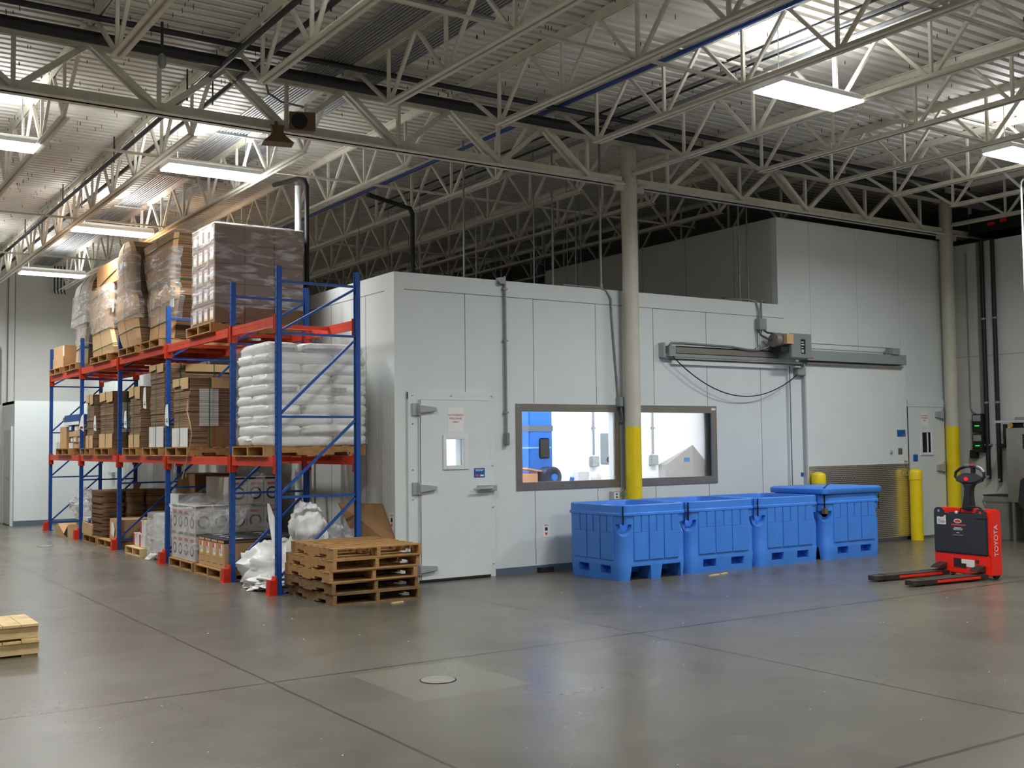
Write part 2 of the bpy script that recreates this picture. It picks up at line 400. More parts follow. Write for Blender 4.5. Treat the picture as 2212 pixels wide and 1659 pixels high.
# ------------------------------------------------------------------ cooler door
b = MB(); wall_holes(b, D1[0], D1[1], .03, 2.155, -.055, -.004, [(.66,.905,1.37,1.685)])
d = struct(b.build('door_1', PANEL))
b = MB(); 
b.box(.16, .30, -.03, -.001, 0, 2.25); b.box(1.292, 1.37, -.03, -.001, 0, 2.25); b.box(.16, 1.37, -.031, -.001, 2.158, 2.25)
b.build('door_frame', PANEL, d, bevel=.003)
b = MB()
for x, z in ((.22,2.21),(.75,2.21),(1.33,2.21),(.22,1.87),(.22,1.33),(.22,.98),(1.335,1.36),(1.335,.85),(1.335,.16)): b.lathe([(.011,0),(.011,-.008),(.006,-.012)], (x,-.03,z), 10, axis='y')
b.build('screw_heads', ALU, d)
MB().box(.306, .318, -.0565, -.054, .03, 2.15).build('gasket', SEAM, d)
MB().box(.31, 1.28, -.058, -.02, .012, .034).build('sweep', BLKT, d)
for z in (2.04, 1.105, .16):
    b = MB(); b.box(.205, .285, -.05, -.03, z-.075, z+.075); b.lathe([(.022,-.07),(.022,.07)], (.295,-.06,z), 12)
    b.prism([(.28,z-.045),(.33,z-.04),(.51,z-.022),(.52,z),(.51,z+.028),(.33,z+.045),(.28,z+.05)], -.10, -.056)
    b.build('hinge', ALU, d, bevel=.006)
b = MB(); b.box(1.09, 1.30, -.10, -.056, 1.045, 1.12); b.box(1.30, 1.37, -.085, -.03, 1.05, 1.115); b.tube([(1.28,-.12,1.085),(1.1,-.13,1.085),(1.0,-.125,1.075)], [.018,.014,.012], 10)
b.build('latch', ALU, d, bevel=.008)
b = MB(); wall_holes(b, .615, .975, 1.32, 1.74, -.072, -.055, [(.66,.905,1.37,1.685)]); b.build('window_frame', WHITEP, d, bevel=.004)
MB().box(.66, .905, -.062, -.058, 1.37, 1.685).build('glass', GLASS, d)
s = tag(MB().box(.69, .91, -.0575, -.0552, 1.77, 2.065).build('paper_sign', PAPER), 'white paper notice with red words taped to the cooler door', 'sign')
for i, t in enumerate(('AUTHORIZED', 'PERSONNEL', 'ONLY')): text('lettering', t, .034, REDT, s, fmat(.80, -.0584, 1.975-.042*i))
s = tag(MB().box(1.05, 1.205, -.0575, -.0552, 1.215, 1.33).build('door_sticker', BLUES), 'blue rectangular sticker above the latch of the cooler door', 'sticker')
b = MB(); b.box(1.07, 1.12, -.0583, -.0576, 1.228, 1.252); b.build('flag', REDT, s)
b = MB(); b.box(1.07, 1.19, -.0583, -.0576, 1.31, 1.316); b.box(1.07, 1.18, -.0583, -.0576, 1.295, 1.30); b.box(1.14, 1.19, -.0583, -.0576, 1.23, 1.25); b.build('print_lines', PAPER, s)
# second door near the right column
d = struct(MB().box(D2[0], D2[1], -.05, -.004, .03, 2.155).build('door_2', PANEL, bevel=.006))
b = MB(); b.box(9.405, 9.43, -.052, -.001, 0, 2.16); b.build('gasket', BLKT, d)
MB().box(9.42, 10.5, -.052, -.001, 2.158, 2.27).box(10.40, 10.5, -.03, -.001, 0, 2.158).build('door_frame', PANEL, d)
for z in (2.03, 1.14):
    b = MB(); b.prism([(10.14,z-.045),(10.3,z-.07),(10.33,z-.07),(10.33,z+.07),(10.3,z+.07),(10.14,z+.045)], -.1, -.05); b.box(10.33,10.36,-.08,-.05,z-.1,z+.1); b.build('hinge', ALU, d, bevel=.006)
b = MB(); wall_holes(b, 9.72, 10.07, 1.35, 1.78, -.066, -.05, [(9.775,10.02,1.4,1.73)]); b.build('window_frame', WHITEP, d, bevel=.004)
MB().box(9.775, 9.9, -.056, -.0505, 1.4, 1.73).box(9.94, 10.0, -.056, -.0505, 1.4, 1.73).build('glass', mat('dark_reddish_glass', (40,30,32), .05, var=0), d)
MB().box(9.9, 9.94, -.056, -.0505, 1.4, 1.73).box(10.0, 10.02, -.056, -.0505, 1.4, 1.73).build('mullion', WHITEP, d)
s = tag(MB().box(9.76, 9.96, -.0525, -.0502, 1.83, 2.08).build('paper_sign', PAPER), 'white paper notice taped on the narrow door beside the far column', 'sign')
for i, t in enumerate(('AUTHORIZED', 'PERSONNEL', 'ONLY')): text('lettering', t, .03, REDT, s, fmat(9.86, -.0535, 2.01-.04*i))
tag(MB().box(9.535, 9.655, -.0525, -.0502, 1.255, 1.37).build('door_sticker', BLUES), 'small blue sticker on the narrow door beside the far column', 'sticker')
# ------------------------------------------------------------------ windows
for n, (x0, x1, z0, z1) in ((1, W1), (2, W2)):
    ox0, ox1, oz0, oz1 = x0-.085, x1+.09, z0-.095, z1+.095
    b = MB(); wall_holes(b, ox0, ox1, oz0, oz1, -.014, -.001, [(x0, x1, z0, z1)])
    b.box(x0, x0+.004, -.013, .016, z0, z1); b.box(x1-.004, x1, -.013, .016, z0, z1); b.box(x0, x1, -.013, .016, z0, z0+.004); b.box(x0, x1, -.013, .016, z1-.004, z1)
    o = struct(b.build('window_%d' % n, INOXD))
    MB().box(x0+.004, x1-.004, .009, .013, z0+.004, z1-.004).build('pane', GLASS, o)
    b = MB()
    for x in (ox0+.04, (x0+x1)/2, ox1-.04):
        for z in (oz0+.04, oz1-.04): b.lathe([(.008,0),(.008,-.004)], (x,-.014,z), 8, axis='y')
    b.build('rivets', ALU, o)
    if n == 2: MB().box(ox1-.1, ox1-.02, -.0155, -.0142, oz1-.06, oz1-.03).build('maker_plate', PAPER, o)
# ------------------------------------------------------------------ lit room behind the windows
struct(MB().box(.11, 9.2, 3.0, 3.1, 0, 3.4).build('wall_inner_back', WHT)); struct(MB().box(.11, 9.2, .126, 3.0, 3.3, 3.4).build('ceiling_inner_room', WHT))
struct(MB().box(9.1, 9.2, .126, 3.0, .0, 3.3).build('wall_inner_right', WHT)); struct(MB().box(.11, 9.1, .126, 3.0, 0.0, .02).build('floor_inner_room', WHT)); struct(MB().box(.111,.16,.126,3,.02,3.3).build('wall_inner_left', WHT))
b = MB(); wall_holes(b, .16, 9.1, 0.02, 3.3, .1105, .125, [(.60+.06,.97-.07,1.36,1.69), W1, W2]); struct(b.build('wall_inner_front', WHT))
for x in (1.4, 3.2, 5.0, 6.8):
    t = thing('room_light', 'ceiling light inside the bright room, %s from the cooler door' % ORD[int((x+.4)/1.8)], 'light', (x, 1.5, 3.2), group='ceiling lights inside the bright room')
    MB().box(-.6, .6, -.15, .15, .03, .1).build('housing', WHITEP, t); MB().box(-.58, .58, -.13, .13, .02, .03).build('lens', LAMPIN, t)
t = thing('processing_machine', 'tall blue machine with a dark window behind the first window', 'machine', (3.12, 1.75, 0))
MB().box(0, .42, 0, .9, .4, 2.6).box(.02,.40,.05,.85,0,.4).build('body', BLUM, t, bevel=.02)
MB().box(-.003, .423, -.004, .3, 1.80, 1.885).build('band', mat('grey_machine_band', (92,98,110), .4, var=0), t)
b = MB(); b.box(.17, .355, -.02, .01, 1.40, 1.70); b.build('viewing_window', RUB, t, bevel=.03)
MB().box(-.003, .423, -.003, .3, 1.55, 1.57).build('seam', mat('light_blue_strip', (130,180,230), .4, var=0), t)
tag(MB().cbox((2.98,1.5,1.24), (.36,.3,.02), M=Matrix.Rotation(.18,3,'Y')).box(2.75,3.02,1.4,1.6,.02,1.2).build('cardboard_sheet', ORNG), 'orange brown cardboard lying before the blue machine', 'cardboard')
t = thing('motor_drum', 'round dark blue motor drum in front of the blue machine', 'motor', (3.18, 1.35, 1.14))
MB().lathe([(.1,-.12),(.15,-.1),(.15,.1),(.1,.12)], n=20, axis='y').build('body', mat('navy_plastic', (24,34,60), .3, var=.2, vscale=12), t, smooth=40); MB().lathe([(.05,-.14),(.05,-.12)], n=14, axis='y').build('cap', BLUM, t); MB().box(-.1,.1,-.1,.1,-1.14,-.14).build('stand', INOX, t)
t = thing('work_table', 'stainless table with small things seen low in the first window', 'table', (4.05, 1.5, 0))
MB().box(-.6, .75, -.3, .3, 1.0, 1.04).build('table_top', INOX, t)
for sx in (-.55, .7):
    for sy in (-.25, .25): MB().box(sx-.02, sx+.02, sy-.02, sy+.02, .02, 1.0).build('leg', INOX, t)
tag(MB().box(3.78,3.98,1.45,1.6,1.041,1.2).build('plastic_box', WHITEP), 'small translucent box standing on the table in the bright room', 'box')
tag(MB().lathe([(.07,0),(.085,.06),(.07,.13),(.03,.15)], (4.15,1.5,1.041), 16).build('plastic_jar', WHITEP, smooth=40), 'round pale jar on the table in the bright room', 'jar')
tag(MB().box(4.3,4.6,1.4,1.6,1.041,1.06).build('red_tray', mat('red_edge_tray', (200,120,120), .5, var=0)), 'thin reddish tray on the table in the bright room', 'tray')
tag(MB().cbox((3.62,1.4,1.085), (.05,.04,.09), M=Matrix.Rotation(.4,3,'X')).build('spray_nozzle', BLUM), 'small blue nozzle on the table in the bright room', 'nozzle')
def drop_conduit(x, y, z0, lab, flip=0):
    t = thing('wall_conduit', lab, 'conduit', (x, y, z0))
    MB().tube([(0,-.03,.12),(0,-.03,2.0)], .016, 10).build('pipe', GALV, t, smooth=40)
    MB().box(-.03,.03,-.05,0,.55,.58).build('clamp', GALV, t); MB().box(-.08,.08,-.08,0,-.07,.1).build('switch_box', GREYB, t, bevel=.01)
drop_conduit(5.26, 3.0, 1.3, 'thin grey conduit with outlet box on the inner wall, first window')
drop_conduit(6.55, 3.0, 1.3, 'thin grey conduit with angled box on the inner wall, second window')
t = thing('control_cabinet', 'grey electrical cabinet at the edge of the first window', 'cabinet', (4.84, 2.0, 1.53))
MB().box(-.1, .2, -.1, .15, -.25, .24).build('body', GREYB, t, bevel=.01); MB().box(-.06, .19, -.112, -.1, -.22, .2).build('door', WHITEP, t)
MB().box(-.09,-.07,-.12,-.1,.0,.18).build('handle', RUB, t); MB().lathe([(.05,-.13),(.05,-.1)], (-.12,0,-.17), 14, axis='y').build('knob', RUB, t)
MB().tube([(-.02,0,-.25),(-.02,0,-.6),(-.06,0,-.66)], .02).tube([(.04,0,-.25),(.04,0,-1.5)], .02).box(-.05,.1,-.05,.1,-1.53,-1.45).build('feed_pipes', GALV, t)
t = thing('steel_hopper', 'stainless hopper with pointed top behind the second window', 'hopper', (6.47, 2.0, 0))
MB().add([(0,-.1,1.57),(-.44,.08,1.24),(0,.75,1.24),(.54,.08,1.22),(0,-.1,.2),(-.44,.08,.2),(0,.75,.2),(.54,.08,.2)], [(0,1,5,4),(3,0,4,7),(1,2,6,5),(2,3,7,6),(0,3,2,1),(4,5,6,7)]).build('body', INOX, t)
MB().box(-.3,.3,.2,.5,.02,.2).build('base', INOXD, t)
MB().cbox((-.10,-.064,1.33), (.10,.006,.07), M=Matrix.Rotation(math.atan2(-.18,.44),3,'Z')).build('sticker', BLUES, t)
# ------------------------------------------------------------------ columns and girder
YG = -.17; JX0 = 3.47; JS = 1.394; ZB = 5.2; ZG = 5.06
def column(x, name_label, top):
    t = thing('steel_column', name_label, 'column', (x, YG, 0))
    MB().lathe([(.1085,1.83),(.1085,top)], n=28).build('shaft', COLP, t, smooth=40)
    MB().lathe([(.109,0),(.109,1.83)], n=28).build('yellow_band', YEL, t, smooth=40)
    b = MB(); b.box(-.16,.16,-.13,.13,top,top+.03)
    for sx in (-1, 1): b.box(sx*.10 if sx>0 else -.24, .24 if sx>0 else -.10, -.03, .03, ZG-.07, ZG+.06)
    b.build('cap_plate', COLP, t)
    return t
column(3.475, 'round cream column with yellow base between the two windows', 5.62)
column(10.44, 'round cream column with yellow base beside the narrow door', 5.62)
def girder(xs, x0, x1, lab):
    t = thing('roof_girder', lab, 'girder', (0, YG, 0))
    b = MB()
    for s in (-1, 1): b.box(x0, x1, s*.012, s*.1, ZG, ZG+.012); b.box(x0, x1, s*.012, s*.024, ZG, ZG+.12)
    b.build('bottom_chord', STEEL, t)
    b = MB()
    for s in (-1, 1): b.box(x0, x1, s*.012, s*.085, 5.70, 5.712); b.box(x0, x1, s*.012, s*.024, 5.61, 5.71)
    b.build('top_chord', STEEL, t)
    for x in xs:
        for dx, nm in ((-.7, 'double_diagonal'), (.7, 'diagonal')):
            if not (x0-.1 <= x+dx <= x1+.1): continue
            b = MB()
            if nm[1] == 'o':
                for s in (-1, 1): b.bar((x+dx, s*.05, 5.66), (x-.03, s*.05, ZG+.06), .05, .05)
            else: b.bar((x+dx, 0, 5.66), (x+.03, 0, ZG+.06), .06, .06)
            b.build(nm, STEEL, t)
        MB().bar((x, 0, 5.66), (x, 0, ZG+.06), .04, .04).build('web_post', STEEL, t)
    return t
gx_ = [JX0 + JS*(k+.5) for k in range(-9, 5)]
girder([x for x in gx_ if x < 3.3], -9.1, 3.34, 'long cream lattice girder running from the window column over the racking')
girder([x for x in gx_ if x > 3.6], 3.61, 10.3, 'cream lattice girder spanning between the two round columns')
girder([JX0 + JS*(k+.5) for k in range(5, 9)], 10.58, 17.5, 'dim lattice girder beyond the far round column')
# ------------------------------------------------------------------ joists
def joist(y_end, y_far, d, lab):
    """open web joist along Y at x=0; y_end = chord end near the girder, d=-1 towards the camera, +1 away"""
    t = thing('roof_joist', lab, 'joist', (0,0,0))
    L = abs(y_far - y_end); n = int(L/1.2)
    b = MB()
    for s in (-1, 1): b.box(s*.01, s*.06, *sorted((y_end, y_far)), ZB, ZB+.008); b.box(s*.01, s*.018, *sorted((y_end, y_far)), ZB, ZB+.055)
    b.build('bottom_chord', STEEL, t)
    b = MB(); ys = sorted((YG+d*.02, y_far))
    for s in (-1, 1): b.box(s*.01, s*.065, *ys, 5.868, 5.878); b.box(s*.01, s*.018, *ys, 5.80, 5.87)
    b.box(-.06, .06, *sorted((YG+d*.02, YG+d*.16)), 5.715, 5.80)
    b.build('top_chord', STEEL, t)
    MB().bar((0, YG+d*.3, 5.81), (0, y_end+d*.02, ZB+.03), .035, .035).build('end_diagonal', STEEL, t)
    first = {}
    for i in range(n+1):
        y = y_end + d*(.02 + 1.2*i)
        for nm, dy in (('web_diagonal', -.58), ('web_post', 0.), ('web_diagonal', .58)):
            if i == 0 and dy*d < 0: continue
            key = (nm, dy > 0)
            if key not in first:
                first[key] = MB().bar((0, dy, 5.82), (0, dy*.06, ZB+.03), .034 if nm == 'web_diagonal' else .03, .034).build(nm, STEEL, t)
                o = first[key]
            else:
                o = first[key].copy(); COL.objects.link(o); o.parent = t
            o.location = (0, y, 0)
    return t
protoN = joist(-1.25, -11.6, -1, ''); protoF = joist(.93, 15.3, 1, '')
usedN = usedF = False
def jlabel(k, side):
    w_ = 'over the open floor' if side == 'N' else 'beyond the girder'
    if k == 0: return 'cream roof joist meeting the window column, ' + w_
    return 'cream roof joist %s, %s from the window column towards the %s' % (w_, ORD[abs(k)], 'racking' if k < 0 else 'red truck')
for k in range(-6, 6):
    x = JX0 + JS*k
    if not usedN: o = protoN; usedN = True
    else: o = dup(protoN)
    o.location = (x, 0, 0); o['label'] = jlabel(k, 'N'); o['group'] = 'roof joists over the open floor'
for k in range(-6, 4):
    x = JX0 + JS*k
    if not usedF: o = protoF; usedF = True
    else: o = dup(protoF)
    o.location = (x, 0, 0); o['label'] = jlabel(k, 'F'); o['group'] = 'roof joists beyond the girder'
t = thing('column_strut', 'cream strut tying the window column to the joist chord above', 'strut')
MB().box(JX0-.06, JX0+.06, -1.3, YG-.13, ZB, ZB+.012).box(JX0-.018, JX0+.018, -1.3, YG-.13, ZB, ZB+.055).build('angle', STEEL, t)
dup(t, 'cream strut tying the far column to the joist chord above', (6.965, 0, 0))
def bridging(y, z, x0, x1, lab):
    tag(MB().box(x0, x1, y-.016, y+.016, z, z+.005).box(x0, x1, y-.003, y+.003, z, z+.032).build('joist_bridging', STEEL), lab, 'bridging', 'bridging angles across the joists')
bridging(-3.62, ZB+.06, -6.5, 10.5, 'thin cream bridging angle across the joist bottoms, first before the girder')
bridging(-5.9, ZB+.06, -6.5, 10.5, 'thin cream bridging angle across the joist bottoms, second before the girder')
bridging(-8.3, ZB+.06, -6.5, 10.5, 'thin cream bridging angle across the joist bottoms, third before the girder')
bridging(-2.9, 5.80, -6.5, 10.5, 'thin cream bridging angle under the joist tops before the girder')
bridging(2.3, ZB+.06, -6.5, 7, 'thin cream bridging angle across the joist bottoms, first beyond the girder')
bridging(6.75, ZB+.06, -6.5, 7, 'thin cream bridging angle across the joist bottoms, second beyond the girder')
bridging(10.6, ZB+.06, -6.5, 7, 'thin cream bridging angle across the joist bottoms, third beyond the girder')
# ------------------------------------------------------------------ pipes under the roof
tag(MB().tube([(-9,-.55,5.6),(10.5,-.55,5.6)], .062, 14).build('sprinkler_main', BLACK, smooth=40), 'thick black sprinkler main running beside the long roof girder', 'pipe')
tag(MB().tube([(-9,-.72,5.74),(10.3,-.72,5.74)], .03, 10).build('sprinkler_branch', BLACK, smooth=40), 'thinner black pipe running above the thick sprinkler main', 'pipe')
for x, lab in ((-2.27, 'black sprinkler pipe running along the aisle beside a joist, nearer the outer lamps'), (-1.98, 'black sprinkler pipe running along the aisle beside a joist, nearer the racking')):
    t = thing('sprinkler_pipe', lab, 'pipe', group='black sprinkler pipes along the aisle')
    MB().tube([(x,-11.5,5.56),(x,15.2,5.56)], .03, 10).build('pipe', BLACK, t, smooth=40)
    for i in range(7): MB().tube([(x,-9+3.2*i,5.5),(x,-9+3.2*i,5.86)], .009, 6).build('hanger', BLACK, t)
t = thing('hanging_sprinkler', 'pale sprinkler head hanging under the black main', 'sprinkler', (-3.1,-1.3,5.2))
MB().tube([(0,0,.1),(0,0,.4)], .014).build('drop', BLACK, t); MB().lathe([(.012,.1),(.035,.07),(.04,0),(.02,-.04)], n=12).build('head', GALV, t, smooth=40)
tag(MB().tube([(1.93,-11.5,5.77),(1.93,9,5.77)], .026, 10).build('blue_pipe', mat('blue_pipe_paint', (22,66,140), .4, var=.05), smooth=40), 'slim blue pipe running along a roof joist', 'pipe')
for i, (x, r) in enumerate(((2.62,.015),(2.85,.02),(2.93,.015),(3.2,.026))):
    tag(MB().tube([(x,-11.5,5.81),(x,6,5.81)], r, 8).build('roof_conduit', GALV if i%2 else BLACK, smooth=40), 'dark conduit under the deck between blue pipe and window column', 'conduit', 'dark conduits beside the blue pipe')
for i in range(10):
    x = -1.24 + .041*i
    tag(MB().tube([(x,-11.5,5.78-.002*(i%3)),(x,15,5.78)], .0115 if i%4 else .015, 8).build('steel_conduit', GALV, smooth=40), 'galvanised conduit in the wide bundle under the roof deck', 'conduit', 'galvanised conduits of the wide bundle')
for i in range(6):
    x = -.58 + .042*i
    tag(MB().tube([(x,-11.5,5.77),(x,10,5.77)], .014, 8).build('steel_conduit', GALV, smooth=40), 'galvanised conduit in the narrow bundle under the roof deck', 'conduit', 'galvanised conduits of the narrow bundle')
for i in range(9):
    tag(MB().box(-1.3,-.3,-10.5+2.6*i-.02,-10.5+2.6*i+.02,5.735,5.757).build('conduit_rack', GALV), 'steel strut channel carrying the conduit bundles', 'channel', 'strut channels under the conduits')
t = thing('looped_conduit', 'silver conduit bending out of the bundle beside the loudspeaker', 'conduit')
MB().tube([(-1.3,-.0,5.78),(-1.5,-.05,5.74),(-1.62,-.1,5.62),(-1.6,-.12,5.5),(-1.45,-.14,5.42),(-1.2,-.16,5.4)], .013, 8).build('pipe', GALV, t, smooth=60)
# roof drain behind the racking
t = thing('roof_drain', 'white vertical drain pipe rising behind the racking', 'pipe', (-.17,2.45,0))
MB().tube([(0,0,0),(0,0,5.16)], .045, 14).build('pipe', WHITEP, t, smooth=40)
t = thing('drain_line', 'black pipe rising beside the white drain and turning under the roof', 'pipe', (-.17,2.3,0))
MB().tube([(.06,0,0),(.06,0,5.14),(.05,.04,5.22),(0,.1,5.26),(-.05,.9,5.32)], .032, 12).build('pipe', BLACK, t, smooth=60)
# ------------------------------------------------------------------ light fixtures
LAMP_W = 108
def fixture():
    t = thing('pendant_light', '', 'light')
    b = MB(); b.prism([(-.21,0),(-.2,.05),(-.12,.1),(.12,.1),(.2,.05),(.21,0),(.2,0),(-.2,0)], -.62, .62, axis='x')
    b.build('housing', WHITEP, t)
    MB().box(-.61,.61,-.2,.2,-.02,-.002).build('lens', LAMP, t)
    ld = bpy.data.lights.new('lamp_tubes', 'AREA'); ld.shape = 'RECTANGLE'; ld.size = 1.2; ld.size_y = .38; ld.energy = LAMP_W; ld.spread = math.radians(158); ld.color = (.95, .985, 1)
    lo = bpy.data.objects.new('lamp_tubes', ld); COL.objects.link(lo); lo.parent = t; lo.location = (0, 0, -.024)
    MB().box(-.55,.55,-.09,.09,.1005,.104).build('uplight_slot', LAMPUP, t)
    for s in (-.45,.45):
        b = MB(); b.tube([(s,0,.1),(s,0,.62)], .005, 6)
        b.build('chain', GALV, t)
    return t
FX = [((2.85,-3.85),'glowing lamp hanging over the blue bins and open floor'),((7.15,-3.62),'glowing lamp cut by the frame edge above the red truck'),
      ((-1.36,2.46),'glowing lamp above the near end of the racking, nearest of its row'),((-1.44,7.2),'glowing lamp above the middle of the racking'),
      ((-1.36,12.4),'glowing lamp above the far end of the racking by the back wall'),((-4.12,2.4),'glowing lamp cut by the frame edge over the aisle'),
      ((-2.9,-4.0),'glowing lamp just above the view before the racking'),((-4.6,7.2),'glowing lamp over the aisle, out of view beside the far racking'),((-3.4,10.9),'added lamp out of view over the aisle, brightening the end room'),  # last lamp here is added out of view to brighten the end room
      ((-6.8,-4.),'glowing lamp over the open floor near the outer wall'),((2.85,-8.8),'glowing lamp over the open floor behind the blue bins'),((.6,-11),'glowing lamp over the open floor before the pallet stack'),((7.15,-8.8),'glowing lamp over the open floor behind the red truck'),
      ((-7.6,-11),'glowing lamp over the camera end of the floor'),((0.5,-14),'glowing lamp near the rear wall')]
f0 = fixture()
for i, ((x, y), lab) in enumerate(FX):
    o = f0 if i == 0 else dup(f0)
    o.location = (x, y, 5.2); o['label'] = lab; o['group'] = 'high bay lamps'
# ------------------------------------------------------------------ loudspeakers
t = thing('horn_loudspeaker', 'brown box loudspeaker with dark round horn on the girder', 'loudspeaker', (-1.36,-.48,5.1), -.35)
SPK = mat('brown_speaker_paint', (112,84,54), .6, var=.12)
b = MB(); n = 4
b.loft([[(-.14,-.12,-.1),(.14,-.12,-.1),(.14,-.12,.1),(-.14,-.12,.1)],[(-.1,.1,-.075),(.1,.1,-.075),(.1,.1,.075),(-.1,.1,.075)]]); b.build('cabinet', SPK, t)
MB().lathe([(.085,-.128),(.088,-.12),(.06,-.121),(.02,-.123),(.018,-.135)], (-.03,0,0), 20, axis='y').build('horn_mouth', RUB, t, smooth=40)
MB().bar((0,.1,0),(0,.22,.06),.03,.03).build('bracket', SPK, t)
t = thing('flared_loudspeaker', 'brown flared horn loudspeaker pointing down below the girder', 'loudspeaker', (-1.65,-.5,4.96), -.25)
b = MB(); rings = []
for i in range(8):
    u = i/7; wx = .075-.045*math.sin(PI*min(1,u*1.15))*.6+.085*u**2.2; wy = .05+.05*u**2
    rings.append([(-wx, -wy-.06*u, .07-.21*u), (wx, -wy-.06*u, .07-.21*u), (wx, wy-.06*u, .07-.21*u), (-wx, wy-.06*u, .07-.21*u)])
b.loft(rings); b.build('horn', SPK, t)
MB().bar((0,0,.05),(0,.1,.14),.03,.03).build('bracket', SPK, t)
# ------------------------------------------------------------------ things on the cooler wall
t = thing('hanging_conduit', 'grey conduit down the front wall ending in a small switch', 'conduit', (1.545,-.03,0))
MB().tube([(0,0,1.72),(0,0,3.72)], .017, 10).build('pipe', GALV, t, smooth=40)
b = MB()
for z in (2.0,2.9,3.55): b.box(-.03,.03,-.02,.03,z,z+.02)
b.build('clamps', GALV, t); MB().box(-.03,.03,-.04,.025,1.6,1.76).build('switch', GALV, t, bevel=.01); MB().box(-.09,-.02,-.04,.06,3.62,3.7).build('top_box', GALV, t)
t = thing('box_conduit', 'thin conduit bending over the wall top down to a grey box', 'conduit', (3.26,-.025,0))
MB().tube([(-.75,.06,3.69),(-.25,.04,3.69),(-.08,.02,3.66),(-.01,0,3.55),(.0,0,3.3),(.09,0,2.22)], .012, 8).build('pipe', GALV, t, smooth=60)
MB().box(.06,.16,-.07,.02,2.1,2.23).build('box', GREYB, t, bevel=.008)
MB().tube([(.11,-.03,2.1),(.12,-.035,2.03),(.15,-.035,1.9),(.155,-.035,1.75),(.155,-.035,1.08),(.14,-.035,1.0),(.06,-.03,.95)], .013, 8).build('lower_pipe', GALV, t, smooth=60)
MB().box(.1,.21,-.03,.02,1.895,1.91).build('strap', GALV, t)
t = thing('wall_outlet', 'small grey outlet box low on the wall by the yellow column base', 'outlet', (3.25,-.03,.92))
MB().box(-.06,.06,-.05,.03,-.055,.055).build('box', ALU, t, bevel=.006); MB().box(-.045,.045,-.054,-.05,-.045,.045).build('cover', WHITEP, t)
b = MB()
for z in (-.02,.02): b.lathe([(.013,-.056),(.013,-.054)], (0,0,z), 10, axis='y')
b.build('sockets', BLKT, t)
tag(MB().box(3.44,3.455,-.03,-.001,1.0,2.1).build('edge_channel', GALV), 'thin steel channel on the wall beside the window column', 'channel')
s = tag(MB().box(2.10,2.21,-.004,-.001,.43,.6).build('hazard_label', PAPER), 'small white hazard label low on the wall before the blue bins', 'label')
MB().box(2.135,2.175,-.0055,-.0042,.515,.555).build('symbol', BLKT, s); MB().prism([(2.13,.49),(2.18,.49),(2.155,.45)], -.0055, -.0042).build('red_triangle', RED, s)
MB().box(2.12,2.19,-.0055,-.0042,.575,.58).box(2.12,2.18,-.0055,-.0042,.585,.59).build('print_lines', REDT, s)
s = tag(MB().box(-.004,-.001,.03,.14,.62,.84).build('hazard_label', PAPER), 'small white hazard label on the cooler corner behind the cardboard', 'label')
MB().box(-.0055,-.0042,.06,.1,.72,.77).build('symbol', BLKT, s); MB().prism([(.055,.7),(.105,.7),(.08,.655)], -.0055, -.0042, axis='x').build('red_triangle', RED, s)
MB().box(-.0055,-.0042,.045,.12,.79,.796).box(-.0055,-.0042,.045,.11,.805,.81).build('print_lines', REDT, s)
# sliding door with its opener
d = thing('sliding_door', 'wide white sliding cooler door with diamond-plate kick panel', 'door', (0,-.02,0))
MB().box(6.93,9.33,-.09,0,.06,2.80).build('leaf', PANEL, d, bevel=.004)
MB().box(6.90,6.935,-.095,0,.06,2.78).build('leading_edge', mat('shaded_door_edge', (176,178,178), .5, var=.02), d)  # grey colour paints the shading along the white door's leading edge
def tread():
    m = bpy.data.materials.new('diamond_plate'); m.use_nodes = True; nt = m.node_tree; N = nt.nodes; L = nt.links; b_ = N['Principled BSDF']
    b_.inputs['Metallic'].default_value = 1; b_.inputs['Roughness'].default_value = .24; b_.inputs['Base Color'].default_value = (*lin((226,222,214)),1)
    return m
TREAD = tread()
o = MB().box(6.95,9.32,-.098,-.0905,.075,1.228).build('kick_plate', TREAD, d)
b = MB(); nx = 0
zz = .1; row = 0
while zz < 1.215:
    x = 6.97 + (.018 if row%2 else 0)
    while x < 9.31:
        s = 1 if (row + nx) % 2 else -1
        b.add([(x-.011,-.0982,zz-.004*s),(x,-.0995,zz-.006),(x+.011,-.0982,zz+.004*s),(x,-.1035,zz+.006)], [(0,1,3),(1,2,3)])
        x += .036; nx += 1
    zz += .03; row += 1
b.build('raised_treads', mat('bright_tread', (236,236,230), .4, .35, var=0), d)['kind'] = 'stuff'
MB().tube([(9.22,-.1,1.03),(9.24,-.17,1.05),(9.25,-.17,1.25),(9.22,-.1,1.27)], .012, 8).build('pull_handle', GALV, d, smooth=60)
b = MB(); b.box(6.62,6.90,-.03,.018,.06,2.75); b.build('jamb', PANEL, d); MB().box(6.64,6.66,-.035,-.03,.06,2.74).build('jamb_edge', SEAM, d)
MB().box(4.3,6.66,-.025,.018,2.70,2.76).build('header', PANEL, d)
t = thing('door_opener', 'grey motorised opener and long track above the sliding door', 'door opener', (0,-.06,0))
b = MB(); b.box(4.13,9.30,-.02,.055,2.775,2.80); b.box(4.13,6.75,-.03,.055,2.80,2.845); b.box(4.10,4.14,-.04,.055,2.79,2.99); b.build('track', mat('aluminium_track', (176,178,176), .35, .7, var=.05), t)
MB().box(6.92,9.28,-.11,.05,2.83,2.985).build('cover', GREYB, t, bevel=.004)
MB().box(6.92,9.20,-.1,.04,2.775,2.80).build('lower_rail', INOXD, t)
MB().box(4.35,6.4,-.03,.03,2.855,2.935).build('carriage_rail', INOXD, t); MB().box(4.35,6.4,-.02,.03,2.935,2.955).build('belt', RUB, t)
b = MB(); b.tube([(4.28,-.02,2.9),(4.32,-.02,2.88)], .03, 10); b.build('pulley', ALU, t)
